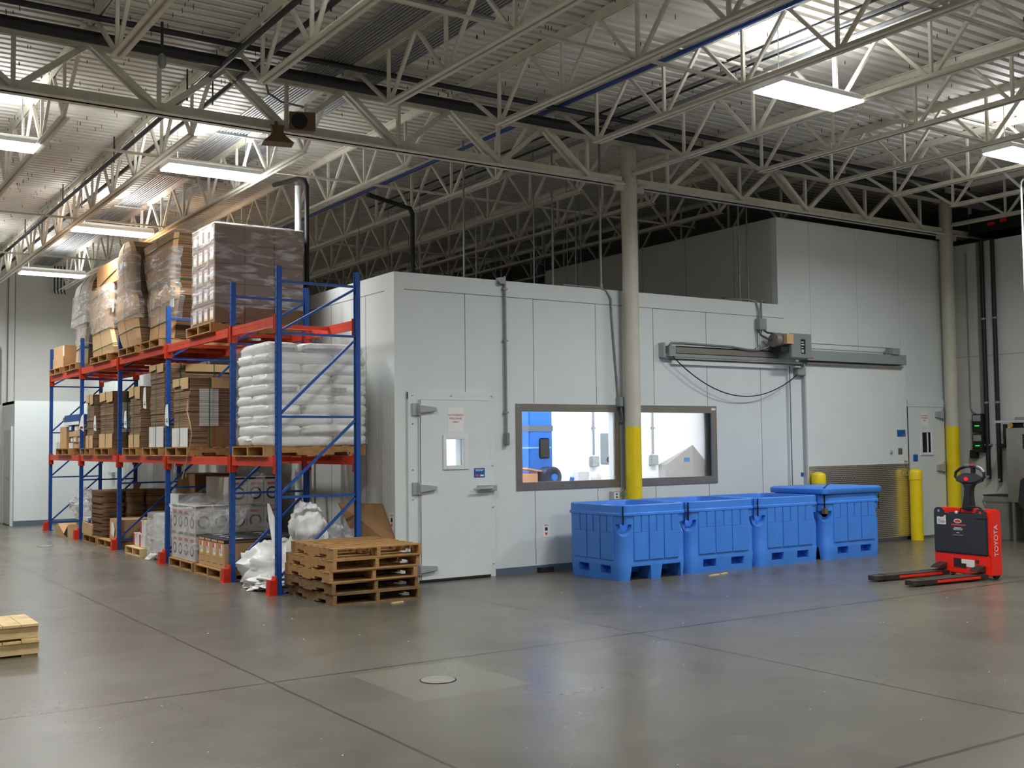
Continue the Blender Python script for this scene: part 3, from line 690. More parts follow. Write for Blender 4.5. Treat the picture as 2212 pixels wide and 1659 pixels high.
MB().box(4.18,4.31,-.07,.03,2.80,2.95).build('limit_box', GREYB, t, bevel=.006)
MB().tube([(4.2,-.05,2.95),(4.24,-.05,2.985),(4.5,-.05,2.99),(5.0,-.05,2.98),(5.4,-.05,2.975),(5.7,-.05,2.945),(5.9,-.05,2.945),(6.1,-.06,2.99),(6.15,-.07,3.03)], .018, 10).build('flexible_conduit', mat('grey_flex', (120,124,124), .4, .5), t, smooth=60)
b = MB(); b.box(6.36,6.80,-.30,-.02,2.84,3.20); b.build('motor_housing', mat('blue_grey_enclosure', (128,138,136), .4, var=.04), t, bevel=.008)
b = MB(); b.lathe([(.02,6.14),(.1,6.15),(.11,6.2),(.11,6.4)], (0,-.14,3.1), 20, axis='x'); b.build('motor', mat('grey_motor', (126,122,114), .5, .3), t, smooth=40)
MB().box(6.26,6.40,-.31,-.1,3.04,3.19).build('tan_cover', CARDP, t); MB().box(6.2,6.36,-.25,-.05,2.92,3.0).build('gear_box', RUB, t)
b = MB(); b.box(6.56,6.66,-.302,-.3005,2.9,3.12); b.build('name_plate', BLKT, t)
b = MB()
for i, (zz, wd) in enumerate(((3.07,.05),(3.03,.06),(2.99,.04),(2.95,.055),(2.925,.05))): b.box(6.57,6.57+wd,-.3035,-.3025,zz,zz+.012)
b.build('plate_print', PAPER, t)
MB().box(6.80,6.84,-.3,-.28,2.84,2.855).build('red_tag', RED, t)
for zz in (3.08, 3.0): MB().tube([(6.8,-.1,zz+.01),(8.95,-.09,zz+.01)], .006, 6).build('drive_cable', GALV, t)
MB().tube([(6.8,-.1,2.89),(6.95,-.1,2.89)], .03, 10).build('shaft', RUB, t)
MB().box(8.88,9.08,-.14,0,2.985,3.09).build('end_pulley_box', GREYB, t, bevel=.008)
t = thing('opener_supply', 'twin conduits and grey box feeding the door opener from above', 'conduit', (6.05,-.03,0))
b = MB(); b.tube([(-.6,.4,3.72),(-.15,.1,3.72),(-.04,.02,3.68),(0,0,3.55),(0,0,3.42)], .014, 8); b.build('pipe', GALV, t, smooth=60)
MB().tube([(.5,.35,3.73),(.15,.08,3.72),(.07,.02,3.66),(.05,0,3.55),(.05,0,3.42)], .014, 8).build('pipe', GALV, t, smooth=60)
MB().box(-.06,.1,-.06,.03,3.26,3.43).build('box', GREYB, t, bevel=.008)
FLEX = mat('dark_flex_conduit', (70,74,76), .4, .3)
MB().tube([(-.03,-.02,3.26),(-.02,-.05,3.18),(.04,-.12,3.12),(.1,-.16,3.1)], .016, 8).build('flexible_conduit', FLEX, t, smooth=60)
MB().tube([(.07,-.02,3.26),(.1,-.06,3.22),(.2,-.14,3.2),(.28,-.16,3.2)], .016, 8).build('flexible_conduit', FLEX, t, smooth=60)
MB().tube([(-.05,-.01,3.26),(-.05,0,3.0),(-.1,0,2.98)], .006, 6).build('thin_cable', FLEX, t)
tag(MB().tube(arc((4.25,-.12,2.8),(6.82,-.12,2.66),.46,20), .008, 6).build('slack_cable', BLACK, smooth=60), 'thin black cable drooping from the opener track to the jamb switch', 'cable')
tag(MB().box(6.73,6.92,-.14,-.052,2.6,2.72).build('jamb_switch', GREYB, bevel=.01), 'small grey switch box on the sliding door jamb', 'switch')
tag(MB().box(6.84,6.895,-.055,-.0515,1.08,1.14).build('jamb_sticker', BLUES), 'tiny blue sticker on the sliding door jamb', 'sticker')
s = tag(MB().box(9.06,9.27,-.113,-.1105,1.665,1.775).build('door_sticker', BLUES), 'blue sticker on the sliding door near the narrow door', 'sticker'); s.location.y = .0
MB().box(9.2,9.25,-.1142,-.1132,1.675,1.7).build('flag', REDT, s)
tag(MB().box(9.07,9.17,-.118,-.1105,1.38,1.48).build('push_plate', INOXD), 'small steel square plate on the sliding door', 'plate')
tag(MB().lathe([(.035,-.111),(.035,-.125),(.02,-.135)], (8.89,0,1.42), 14, axis='y').build('release_knob', ALU, smooth=40), 'round steel release knob on the sliding door', 'knob')
# rods and conduits rising from the cooler roof to the building roof
for i, (x, y, r, z1, lab) in enumerate(((1.58,1.0,.014,5.7,'thin pale rod rising from the cooler roof, nearest the cooler corner'),(2.72,1.0,.010,5.7,'thin pale rod rising from the cooler roof, second from the cooler corner'),(2.9,.8,.012,5.7,'thin pale rod rising from the cooler roof, third from the cooler corner'),(3.6,1.2,.008,5.7,'hair-thin rod rising from the cooler roof near the window column'),(3.19,.1,.016,5.75,'pale conduit rising from the wall top beside the window column'),(6.1,.4,.014,5.7,'grey conduit rising from the wall top above the door opener'),(6.3,.42,.012,5.7,'thinner grey conduit rising beside the one above the door opener'),(4.9,1.5,.012,5.6,'grey conduit rising from the cooler roof behind the window column'))):
    t = thing('hanger_rod', lab, 'rod', (x,y,0)); MB().tube([(0,0,3.66),(0,0,z1)], r, 8).build('rod', GALV, t, smooth=40)
    MB().tube([(0,0,3.66),(0,0,3.76)], r*1.6, 8).build('sleeve', GALV, t)
for i, (x, y, h) in enumerate(((4.75,1.2,.35),(5.35,1.0,.16),(6.25,.9,.2))):
    tag(MB().tube([(x,y,3.66),(x,y,3.66+h)], .03, 10).build('vent_stub', BLACK), ('tall','short','middle-sized')[i] + ' black vent stub on the cooler roof', 'vent')
R2 = random.Random(3)
for i in range(14):
    x, y = .6+R2.random()*5.5, 1.6+R2.random()*6
    tag(MB().tube([(x,y,3.66),(x,y,5.7)], .006, 6).build('hanger_rod', GALV), 'thin dim hanger rod in the dark above the cooler roof', 'rod', 'dim hanger rods above the cooler roof')
t = thing('vent_riser', 'thick black riser pipe in the dark above the cooler roof', 'pipe', (2.0,3.2,0)); MB().tube([(0,0,3.66),(0,0,5.15),(-.05,-.02,5.22),(-.9,-.3,5.28)], .035, 10).build('pipe', BLACK, t, smooth=60)
# ------------------------------------------------------------------ bollards
def bollard(x, y, lab):
    t = thing('safety_bollard', lab, 'bollard', (x, y, 0), group='yellow bollards at the sliding door')
    MB().lathe([(.0985,0),(.0985,.98)], n=24).build('post', YEL, t, smooth=40)
    MB().lathe([(.107,.972),(.107,1.09),(.095,1.12),(.055,1.14),(.01,1.145)], n=24).build('cap', YEL, t, smooth=50)
bollard(9.33,-.235,'yellow bollard between the blue bins and the red truck'); bollard(7.03,-.225,'yellow bollard half hidden behind the lidded blue bin')
# ------------------------------------------------------------------ blue bins
def bin_shape(lx, ly, h, open_front, lab, x, y, lid=False):
    t = thing('insulated_bin', lab, 'bin', (x, y, 0), group='blue bins along the cooler wall')
    def ring(hx, hy, r, z, n=6):
        pts = []
        for cx, cy, a0 in ((hx-r,hy-r,0),(-hx+r,hy-r,PI/2),(-hx+r,-hy+r,PI),(hx-r,-hy+r,1.5*PI)):
            for i in range(n+1): a = a0+PI/2*i/n; pts.append((cx+r*math.cos(a), cy+r*math.sin(a), z))
        return pts
    hx, hy = lx/2, ly/2
    b = MB()
    outs = [(.03,0,.11),(.028,.02,.12),(.012,.2,.14),(.016,.215,.14),(.012,h-.135,.14),(.008,h-.13,.14),(-.002,h-.125,.14),(-.002,h-.1,.14),(.01,h-.09,.14),(.01,h-.01,.14),(.018,h,.14),(.05,h,.13),(.056,h-.01,.13),(.075,.24,.1)]
    b.loft([ring(hx-i, hy-i, r, z) for i, z, r in outs])
    o = b.build('shell', BINB, t, smooth=35)
    # fork openings cut in with recesses
    cut = MB()
    if open_front:
        for cx in (-.235,.235): cut.prism([(cx-.17,-.05),(cx-.145,.165),(cx+.145,.165),(cx+.17,-.05)], -hy-.1, hy+.1, axis='y')
        for cy in (-.21,.21): cut.box(-hx-.1, hx+.1, cy-.1, cy+.1, .07, .165)
    else:
        for cx in (-.24,.24): cut.box(cx-.11, cx+.11, -hy-.1, hy+.1, .07, .165)
        for cy in (-.21,.21): cut.prism([(cy-.17,-.05),(cy-.145,.165),(cy+.145,.165),(cy+.17,-.05)], -hx-.1, hx+.1, axis='x')
    c = cut.build('cut', BINB, t)
    md = o.modifiers.new('b', 'BOOLEAN'); md.object = c; md.operation = 'DIFFERENCE'; md.solver = 'EXACT'
    scoops = []
    for sx in (-1, 1):
        q = MB(); q.lathe([(.001,-.15),(.05,-.138),(.088,-.108),(.112,-.06),(.12,0.)], (sx*(hx-.03),-hy+.03,h-.225), 20)
        c2 = q.build('cut', BINB, t); m2 = o.modifiers.new('s', 'BOOLEAN'); m2.object = c2; m2.operation = 'DIFFERENCE'; m2.solver = 'EXACT'; scoops.append(c2)
    bpy.context.view_layer.update()
    dg = bpy.context.evaluated_depsgraph_get(); me = bpy.data.meshes.new_from_object(o.evaluated_get(dg))
    o.modifiers.clear(); o.data = me; bpy.data.objects.remove(c)
    for c2 in scoops: bpy.data.objects.remove(c2)
    me.polygons.foreach_set('use_smooth', [True]*len(me.polygons)); me.set_sharp_from_angle(angle=math.radians(35))
    # moulded ribs
    def ribs(n, wlen, put):
        st = wlen/n
        for i in range(n): put(-wlen/2 + st*(i+.5), st*.88, .56, h-.13)
        for i in range(n//2): put(-wlen/2 + st*(2*i+1), st*1.88, .235, .56)
    for s in (-1, 1):
        b = MB(); ribs(6, lx-.34, lambda u, w_, lo, hi: b.cbox((u, s*(hy-.008), (lo+hi)/2), (w_, .014, hi-lo))); b.build('rib_panel', BINB, t, bevel=.004, seg=1)
        b = MB(); ribs(6, ly-.34, lambda u, w_, lo, hi: b.cbox((s*(hx-.008), u, (lo+hi)/2), (.014, w_, hi-lo))); b.build('rib_panel', BINB, t, bevel=.004, seg=1)
    # scooped strap recess on the corner
    for sx, sy in ((-1,-1),(1,-1)):
        cx, cy = sx*(hx-.052), sy*(hy-.052)
        d = Vector((sx, sy, 0)).normalized(); r_ = Vector((-d.y, d.x, 0))
        b = MB(); b.bar(Vector((cx,cy,h-.01))+d*.018, Vector((cx,cy,h-.235))+d*.018, .016, .008, up=d); b.build('strap_slot', DARKH, t)
    if lid:
        b = MB(); b.loft([ring(hx+.01, hy+.01, .1, h+.0), ring(hx+.02, hy+.02, .1, h+.01), ring(hx+.02, hy+.02, .1, h+.07), ring(hx-.01, hy-.01, .09, h+.09), ring(hx-.3, hy-.3, .05, h+.1)])
        b.build('lid', BINB, t, smooth=50)
        b = MB(); b.bar((-hx+.02,-hy+.02,h+.092),(hx-.3,hy-.3,h+.105),.02,.006); b.bar((-hx+.052,-hy+.052,h+.09),(-hx+.04,-hy+.04,h-.25),.02,.01); b.build('lid_strap', RUB, t)
        MB().box(-hx+.0,-hx+.06,-hy+.0,-hy+.06,h-.26,h-.19).build('buckle', mat('brown_buckle', (110,90,60), .5), t)
        MB().tube([(hx,-hy+.2,h-.02),(hx+.015,-hy+.2,h-.1),(hx+.01,-hy+.22,h-.2)], .014).build('side_latch', RUB, t)
    return t
HB = .885
bin_shape(1.05, 1.12, HB, True, 'blue plastic bin with open fork notches, nearest the cooler door', 2.735, -.90)
bin_shape(1.21, 1.05, HB, False, 'open blue plastic bin beneath the window column, second from the cooler door', 3.90, -.875)
bin_shape(1.21, 1.05, HB, False, 'open blue plastic bin beside the lidded one, third from the cooler door', 5.125, -.86)
bin_shape(1.21, 1.0, HB, False, 'blue plastic bin closed with a strapped lid', 6.41, -.88, lid=True)
# ------------------------------------------------------------------ pallet truck (local: forks along -X)
t = thing('pallet_truck', 'red electric walkie pallet truck with dark battery cover', 'pallet truck', (5.56,-3.60,0), -.10)
W_ = .385
b = MB(); b.box(0,.40,-W_,W_,.045,.27); b.box(.02,.40,-W_,-W_+.05,.27,.78); b.box(.02,.40,W_-.05,W_,.27,.78); b.box(.30,.42,-W_,W_,.27,.80)
b.build('chassis', RED, t, bevel=.012)
b = MB(); b.prism([(.03,.27),(.03,.74),(.06,.79),(.36,.80),(.41,.77),(.43,.5),(.42,.05),(.03,.05)], -W_-.012, -W_+.0, axis='y'); b.build('side_panel', RED, t, bevel=.006)
b = MB(); b.prism([(.03,.27),(.03,.74),(.06,.79),(.36,.80),(.41,.77),(.43,.5),(.42,.05),(.03,.05)], W_-.0, W_+.012, axis='y'); b.build('side_panel', RED, t, bevel=.006)
b = MB(); b.box(-.012,.28,-W_+.015,W_-.0,.275,.74); b.build('battery_cover', CHAR, t, bevel=.012)
for s in (-1, 1):
    b = MB(); pr = [(s*(W_-.02),.70),(s*(W_-.02),.77)] + [(s*(W_-.09+.07*math.cos(a)), .76+.05*math.sin(a)) for a in [i*PI/8 for i in range(9)]] + [(s*(W_-.16),.70)]
    b.prism(pr, -.02, .0, axis='x'); b.build('battery_lug', CHAR, t); MB().lathe([(.016,-.024),(.016,-.019)], (0,s*(W_-.09),.765), 10, axis='x').build('lug_hole', RED if s<0 else ALU, t)
MB().tube([(.1,.05,.745),(.08,.02,.80),(.1,-.1,.83),(.2,-.18,.82),(.28,-.2,.80)], .009, 8).build('battery_cable', RUB, t, smooth=60)
b = MB(); b.lathe([(.02,.74),(.022,.76),(.01,.77)], (.06,.08,0), 10); b.build('cable_plug', WHITEP, t)
b = MB(); b.box(.1,.32,-.2,.2,.60,.75); b.build('drive_cover', RUB, t)
# decals
s_ = MB().box(-.0145,-.0125,.20,.33,.605,.715).build('warning_label', PAPER, t); b = MB()
for zz in (.62,.635,.65,.665): b.box(-.0155,-.0147,.215,.315,zz,zz+.004)
b.build('label_print', BLKT, s_); MB().lathe([(.012,-.0155),(.012,-.0147)], (0,.265,.697), 10, axis='x').build('label_mark', REDT, s_)
b = MB(); b.lathe([(1,-.0145),(1,-.0125)], (0,0,0), 24, axis='x'); b.v = [(x, y*.055+.03, z*.026+.655) for x,y,z in b.v]; s_ = b.build('oval_badge', PAPER, t)
b = MB(); b.lathe([(1,-.0155),(1,-.0147)], (0,0,0), 24, axis='x'); b.v = [(x, y*.044+.03, z*.018+.655) for x,y,z in b.v]; b.build('badge_centre', REDT, s_)
b = MB(); b.prism([(.13,.603),(.12,.620),(-.085,.620),(-.08,.603)], -.0145, -.0125, axis='x'); b.build('red_word_bar', REDT, t)
b = MB()
for zz, a, c in ((.575,.08,-.02),(.562,.1,-.04),(.549,.09,-.03),(.515,.05,.01),(.49,.1,-.04)): b.box(-.0145,-.0125,c,a,zz,zz+.006 if zz>.5 else zz+.003)
b.build('print_lines', PAPER, t)
MT = Matrix.Translation((.108,-W_-.0125,.45)) @ FRONT @ Matrix.Rotation(PI/2,4,'Z')
text('lettering', 'TOYOTA', .088, WHITEP, t, MT, .001)
b = MB(); b.box(-.004,.0,-.18,.0,.13,.215); o = b.build('worn_label', PAPER, t); b = MB(); b.cbox((-.004,-.02,.14),(.006,.09,.05)); b.cbox((-.004,.06,.17),(.006,.1,.1)); b.cbox((-.004,-.22,.2),(.006,.04,.04)); b.build('scuffs', DIRTY, t)
# forks
for s in (-1, 1):
    c = s*.27; b = MB()
    pl = [(-1.18,c-.05),(-1.12,c-.078),(.02,c-.085),(.02,c+.085),(-1.12,c+.078),(-1.18,c+.05)]
    b.prism(pl, .088, .10, axis='z'); b.prism([(x*1.0, c+(yy-c)*.98) for x,yy in pl], .045, .088, axis='z')
    o = b.build('fork', DIRTY, t, bevel=.005, seg=1)
    b = MB(); b.box(-.82,-.12,c+s*.0-.088,c+s*.0-.083,.058,.085); b.build('fork_red_edge', RED, o)
    b = MB(); b.lathe([(.038,-.05),(.038,.05)], (-1.0,c,.040), 14, axis='y'); b.build('load_wheel', RUB, t)
    b = MB(); b.prism([(0,.1),(-.16,.1),(-.1,.13),(0,.16)], c-.06, c+.06, axis='y'); b.build('fork_heel', DIRTY, t)
b = MB(); b.lathe([(.11,-.04),(.11,.04)], (.28,0,.112), 20, axis='y'); b.build('drive_wheel', RUB, t)
for s in (-1, 1): MB().lathe([(.05,-.02),(.05,.02)], (.36,s*.3,.052), 16, axis='y').build('caster', RUB, t)
b = MB(); b.prism([(.42,.09),(.50,.09),(.52,.2),(.47,.36),(.42,.36)], -.36,.36, axis='y'); b.build('rear_skirt', RUB, t, bevel=.01); MB().bar((.42,-.3,.40),(.52,-.3,.32),.1,.02).build('rear_tab', RED, t)
# tiller
b = MB(); b.loft([[(.30+x,y,.78) for x,y in ((-.05,-.07),(.05,-.07),(.05,.07),(-.05,.07))],[(.31+x,y,.95) for x,y in ((-.04,-.05),(.04,-.05),(.04,.05),(-.04,.05))],[(.32+x,y,1.05) for x,y in ((-.035,-.055),(.035,-.055),(.035,.055),(-.035,.055))],[(.33+x,y,1.10) for x,y in ((-.035,-.1),(.035,-.1),(.035,.1),(-.035,.1))]]); b.build('tiller_arm', RUB, t, bevel=.012)
b = MB(); rings = []
for i in range(9):
    a = i/8; hw = .02 + .16*math.sin(PI*a)**.6; rings.append(hw)
pl = [(-.198,1.15),(-.17,1.115),(-.10,1.09),(0,1.082),(.10,1.09),(.17,1.115),(.198,1.15),(.15,1.18),(.07,1.212),(-.07,1.212),(-.15,1.18)]
b = MB(); b.prism(pl, .29,.37, axis='x'); b.build('control_head', mat('dark_grey_plastic', (62,62,66), .45), t, bevel=.02)
GRIP = mat('worn_grey_grip', (120,120,122), .35, .3)
lp = [(.33,-.165,1.13),(.33,-.205,1.17),(.335,-.2,1.22),(.34,-.14,1.265),(.345,-.06,1.29),(.345,.06,1.29),(.34,.14,1.265),(.335,.2,1.22),(.33,.205,1.17),(.33,.165,1.13)]
MB().tube(lp, .017, 10).build('loop_handle', RUB, t, smooth=60)
MB().tube([(.343,-.10,1.285),(.343,-.155,1.262),(.335,-.2,1.22)], .021, 10).build('grip_sleeve', GRIP, t, smooth=40); MB().tube([(.345,-.01,1.298),(.345,.07,1.298)], .022, 10).build('grip_sleeve', GRIP, t, smooth=40)
MB().bar((.345,-.04,1.2),(.345,-.04,1.29),.04,.04).build('centre_stem', RUB, t); MB().lathe([(.025,1.30),(.025,1.315)], (.345,-.03,0), 12).build('belly_button', RED, t)
MB().lathe([(.022,-.02),(.022,.0)], (.295,.015,1.145), 14, axis='x').build('indicator', RDLED, t)
for ch in t.children:
    if ch.name.split('.')[0] in ('fork', 'load_wheel'): ch.location.z = -.028 if ch.name.startswith('fork') and not ch.name.startswith('fork_heel') else -.0; continue
    if ch.type == 'MESH' and not ch.name.startswith('lettering'):
        nm = ch.name.split('.')[0]
        for g in [ch] + list(ch.children):
            for v in g.data.vertices:
                if nm in ('tiller_arm','control_head','loop_handle','grip_sleeve','centre_stem','belly_button','indicator','drive_wheel','caster'): v.co.x -= .15
                elif v.co.x > 0: v.co.x *= .46
# ------------------------------------------------------------------ right wall
for i, (y, r, z0, lab) in enumerate(((-.62,.036,.95,'black pipe down the side wall, nearer the column'),(-.82,.036,.9,'black pipe down the side wall, nearer the steel machine'))):
    t = thing('wall_pipe', lab, 'pipe', (10.74,y,0), group='black pipes on the side wall'); MB().tube([(0,0,4.93),(0,0,z0)], r, 12).build('pipe', BLACK, t, smooth=40)
    b = MB()
    for z in (2.2,3.6): b.lathe([(r+.006,z),(r+.006,z+.03)], n=12)
    b.box(-.02,.06,-.05,.05,1.5,1.53); b.build('clamps', GALV, t)
    MB().tube([(0,0,z0+.05),(-.08,-.02,z0+.03)], .02).build('valve', ALU, t)
t = thing('branch_pipe', 'short dark branch pipe feeding the steel machine', 'pipe', (10.70,-.98,0)); MB().tube([(.03,.14,1.5),(-.02,.02,1.5),(-.02,0,1.53),(-.02,0,1.85)], .035, 10).build('pipe', BLACK, t, smooth=60); MB().tube([(-.02,0,1.72),(-.02,-.1,1.72)], .025).build('valve', BLACK, t)
for i in range(4):
    tag(MB().tube([(10.78,-.50-.025*i,2.05),(10.78,-.50-.025*i,4.93)], .010, 8).build('wall_conduit', GALV, smooth=40), 'thin steel conduit rising from the two controllers', 'conduit', 'conduits above the controllers')
tag(MB().tube([(10.78,-.30,4.8),(10.78,-.30,2.15),(10.78,-.33,2.07),(10.77,-.40,2.04)], .010, 8).build('wall_conduit', GALV, smooth=60), 'thin conduit curving into the upper controller', 'conduit')
for z, lab in ((1.86, 'black wall controller with green display, upper of two'), (1.53, 'black wall controller with green display, lower of two')):
    t = thing('wall_controller', lab, 'controller', (10.74,-.47,z), group='wall controllers')
    MB().box(-.06,.06,-.10,.10,-.14,.17).build('case', RUB, t, bevel=.012); MB().box(-.065,-.06,-.07,.075,.05,.15).build('label_plate', GREYB, t); MB().box(-.068,-.06,-.04,.04,-.035,-.022).build('display', GRLED, t)
t = thing('junction_box', 'small black box hanging below the controllers', 'box', (10.74,-.36,1.35)); MB().box(-.04,.05,-.06,.06,-.06,.08).build('case', RUB, t, bevel=.008); MB().tube([(0,-.05,.05),(.02,-.14,.1),(.02,-.12,.2)], .012).build('cable', GALV, t)
t = thing('steel_machine', 'tall stainless machine cut by the frame edge beside the side wall', 'machine', (10.35,-2.18,0))
MB().box(-.3,.38,-.7,.80,.62,1.78).build('body', INOXD, t, bevel=.01); MB().box(-.33,.41,-.73,.98,1.86,1.90).build('top_plate', ALU, t); MB().box(-.2,.3,-.5,.7,1.90,1.95).build('top_cover', INOXD, t)
MB().box(-.25,.35,-.65,.75,1.78,1.86).build('neck', RUB, t); MB().box(-.306,-.3,.3,.52,1.45,1.68).build('window', RUB, t, bevel=.02)
b = MB()
for y in (.70,.45): b.lathe([(.04,-.32),(.04,-.3)], (0,y,1.82), 12, axis='x')
b.build('brass_knobs', mat('brass', (190,150,60), .35, .8), t)
for sx in (-.27,.33):
    for sy in (-.66,.72): MB().box(sx-.02,sx+.02,sy-.02,sy+.02,0,.62).build('leg', INOXD, t)
t = thing('waste_bin', 'grey rectangular waste bin standing behind the red truck', 'bin', (10.45,-1.06,0))
def sq(hx, hy, z): return [(-hx,-hy,z),(hx,-hy,z),(hx,hy,z),(-hx,hy,z)]
GREYP = mat('grey_bin_plastic', (122,120,114), .5)
MB().loft([sq(.17,.18,0),sq(.20,.21,.60),sq(.215,.225,.605),sq(.215,.225,.70),sq(.19,.2,.70),sq(.17,.18,.3)]).build('body', GREYP, t, bevel=.008); MB().box(-.22,.22,-.23,.23,.70,.715).build('lid', RUB, t); MB().tube([(-.18,.22,.66),(-.18,.26,.6),(-.18,.22,.5)], .015).build('handle', GREYP, t)
t = thing('black_chute', 'black angular plastic chute hanging at the frame edge by the steel machine', 'chute', (9.86,-2.0,0))
MB().prism([(-.55,.55),(.1,.45),(.28,.60),(.22,1.0),(.0,1.05),(-.55,1.05)], -.12,.18, axis='x').build('hood', RUB, t, bevel=.02)
for sy in (-.4,.05): MB().box(0,.03,sy-.015,sy+.015,0,.55).build('leg', INOXD, t)
t = thing('hanging_pole', 'thin white pole hanging at the frame edge above the truck', 'pole', (8.0,-3.03,0)); MB().tube([(0,0,1.5),(0,0,5.05),(.01,0,5.1),(.06,0,5.14)], .013, 8).build('pipe', WHITEP, t, smooth=60)
t = thing('hanging_heater', 'dark unit with red marks under the roof behind the far column', 'heater', (11.4,-.9,5.2)); MB().box(-.5,.5,-.6,.6,-.1,.25).build('case', BLACK, t); MB().box(-.505,-.5,-.1,.02,.02,.08).build('red_mark', RED, t); MB().box(-.505,-.5,.12,.25,0,.05).build('red_mark', RED, t)
for i, s in enumerate((-1, 1)): MB().tube([(0,s*.4,.25),(0,s*.4,.66)], .01).build('hanger', BLACK, t)
# back wall conduits and chain bundle
t = thing('back_wall_conduit', 'thin conduit down the back wall with a bend above the end room', 'conduit', (-1.9,15.37,0)); MB().tube([(-.6,0,4.0),(-.1,0,4.0),(.02,0,3.94),(.06,0,3.85),(.06,0,2.66)], .02, 8).build('pipe', GALV, t, smooth=60)
tag(MB().tube([(-1.7,15.37,2.66),(-1.7,15.37,5.9)], .014, 8).build('back_wall_conduit', GALV), 'straight thin conduit down the back wall above the end room', 'conduit')
for i in range(4):
    tag(MB().tube([(-.88+.07*i,14.6,5.72),(-.88+.07*i,14.6,5.16),(-.86+.07*i,14.6,5.1)], .016, 8).build('hanging_conduit', BLACK, smooth=60), 'dark conduit end dropping by the back wall below the far lamp', 'conduit', 'dark conduit ends by the back wall')
# ------------------------------------------------------------------ pallet rack
PY = [.075, 1.545, 4.19, 6.81, 9.46, 12.12]; XF, XR = -1.405, -.445; HP = 3.63
t = thing('pallet_rack', 'tall blue and orange pallet racking along the side of the cooler', 'pallet rack', (0,0,0))
fr0 = None
for i, y in enumerate(PY):
    if fr0 is None:
        b = MB()
        fr = bpy.data.objects.new('upright_frame', None); COL.objects.link(fr); fr.parent = t
        for x in (XF, XR):
            b = MB(); pass
            s = 1 if x == XF else -1
            xo = x - s*.029
            b = MB(); b.box(*sorted((xo, xo+s*.005)), -.031,.031,0,HP); b.box(x-.029,x+.029,-.031,-.026,0,HP); b.box(x-.029,x+.029,.026,.031,0,HP)
            b.box(*sorted((x+s*.029, x+s*.024)), -.031,-.018,0,HP); b.box(*sorted((x+s*.029, x+s*.024)), .018,.031,0,HP)
            z = .12; 
            while z < HP-.05:
                for yy in (-.014,.014): b.box(*sorted((xo-s*.0008, xo)), yy-.005, yy+.005, z-.011, z+.011, 1)
                z += .0508*2
            b.build('post', [BLUEP, DARKH], fr)
            MB().box(x-.06,x+.06,-.06,.06,0,.01).build('foot_plate', BLUEP, fr)
        def brace(p, q): MB().bar((p[0],0,p[1]),(q[0],0,q[1]),.026,.034,up=(0,1,0)).build('brace', BLUEP, fr)
        a, c = XF+.029, XR-.029
        for z in (3.46, 2.88, 1.95, 1.06, .16): brace((a,z),(c,z))
        for z0, z1 in ((2.91,3.43),(1.99,2.84),(1.10,1.91),(.2,1.02)): brace((a,z0),(c,z1))
        fr.location = (0, y, 0); fr0 = fr
    else:
        fr = dup(fr0, parent=t); fr.location = (0, y, 0)
def beam(x, y0, y1, z):
    b = MB(); b.box(x-.026,x+.026,y0,y1,z-.105,z); b.box(x-.0275,x+.0275,y0,y1,z-.04,z-.035)
    for y, s in ((y0,1),(y1,-1)): 
        so = -1 if x == XF-.0 else 1
        b.box(x-.046,x+.046,y-.006 if s>0 else y,y if s>0 else y+.006,z-.19,z+.02)
        b.box(*sorted((x+so*.030, x+so*.036)), *sorted((y, y-s*.04)), z-.19, z+.02)
    b.build('beam', REDP, t, bevel=0)
for y0, y1 in zip(PY, PY[1:]):
    for z in (1.505, 3.075):
        for x in (XF, XR): beam(x, y0+.045, y1-.045, z)
        n = 2 if y1-y0 > 2 else 1
        for k in range(n+1 if n > 1 else 1):
            yy = y0 + (y1-y0)*((k+.5)/(n+1) if n > 1 else .5)
            MB().box(XF+.03,XR-.03,yy-.03,yy+.03,z-.06,z-.015).build('cross_bar', REDP, t)
for y in PY:
    b = MB(); b.prism([(XF-.125,0),(XF-.034,0),(XF-.034,.20),(XF-.05,.20),(XF-.06,.16),(XF-.115,.165)], y-.056, y+.056); b.box(XF-.14,XF-.034,y-.072,y+.072,0,.008)
    b.build('post_guard', GUARD, t)
# ------------------------------------------------------------------ pallets
def make_pallet(nm, L, W_, H, wd, seed, solid=False):
    """stringers along local X (length L), boards along local Y"""
    r = random.Random(seed)
    t = thing(nm, '', 'pallet'); h = .0135
    for y in (-W_/2+.02, 0, W_/2-.02):
        b = MB(); z0, z1 = h, H-h
        if solid: b.box(-L/2,L/2,y-.02,y+.02,z0,z1)
        else:
            p = [(-L/2,z0),(-L*.345,z0),(-L*.34,z0+.03),(-L*.185,z0+.03),(-L*.18,z0),(L*.18,z0),(L*.185,z0+.03),(L*.34,z0+.03),(L*.345,z0),(L/2,z0),(L/2,z1),(-L/2,z1)]
            b.prism(p, y-.02, y+.02)
        b.build('stringer', wd, t)
    b = MB(); n = 7; x = -L/2
    for i in range(n):
        w_ = .14 if i in (0, n-1) else .092; c = -L/2+.07+(L-.14)*i/(n-1); j = r.uniform(-.006,.006) if 0 < i < n-1 else 0
        b.box(c-w_/2+j, c+w_/2+j, -W_/2-r.uniform(0,.006), W_/2+r.uniform(0,.006), H-h, H-r.uniform(0,.002))
    b.build('top_boards', wd, t)
    b = MB()
    for f in (-1, -.8, -.1, .1, .8, 1):
        c = f*(L/2-.05); b.box(c-.05, c+.05, -W_/2, W_/2, 0, h)
    b.build('bottom_boards', wd, t)
    return t
PROTO = {}
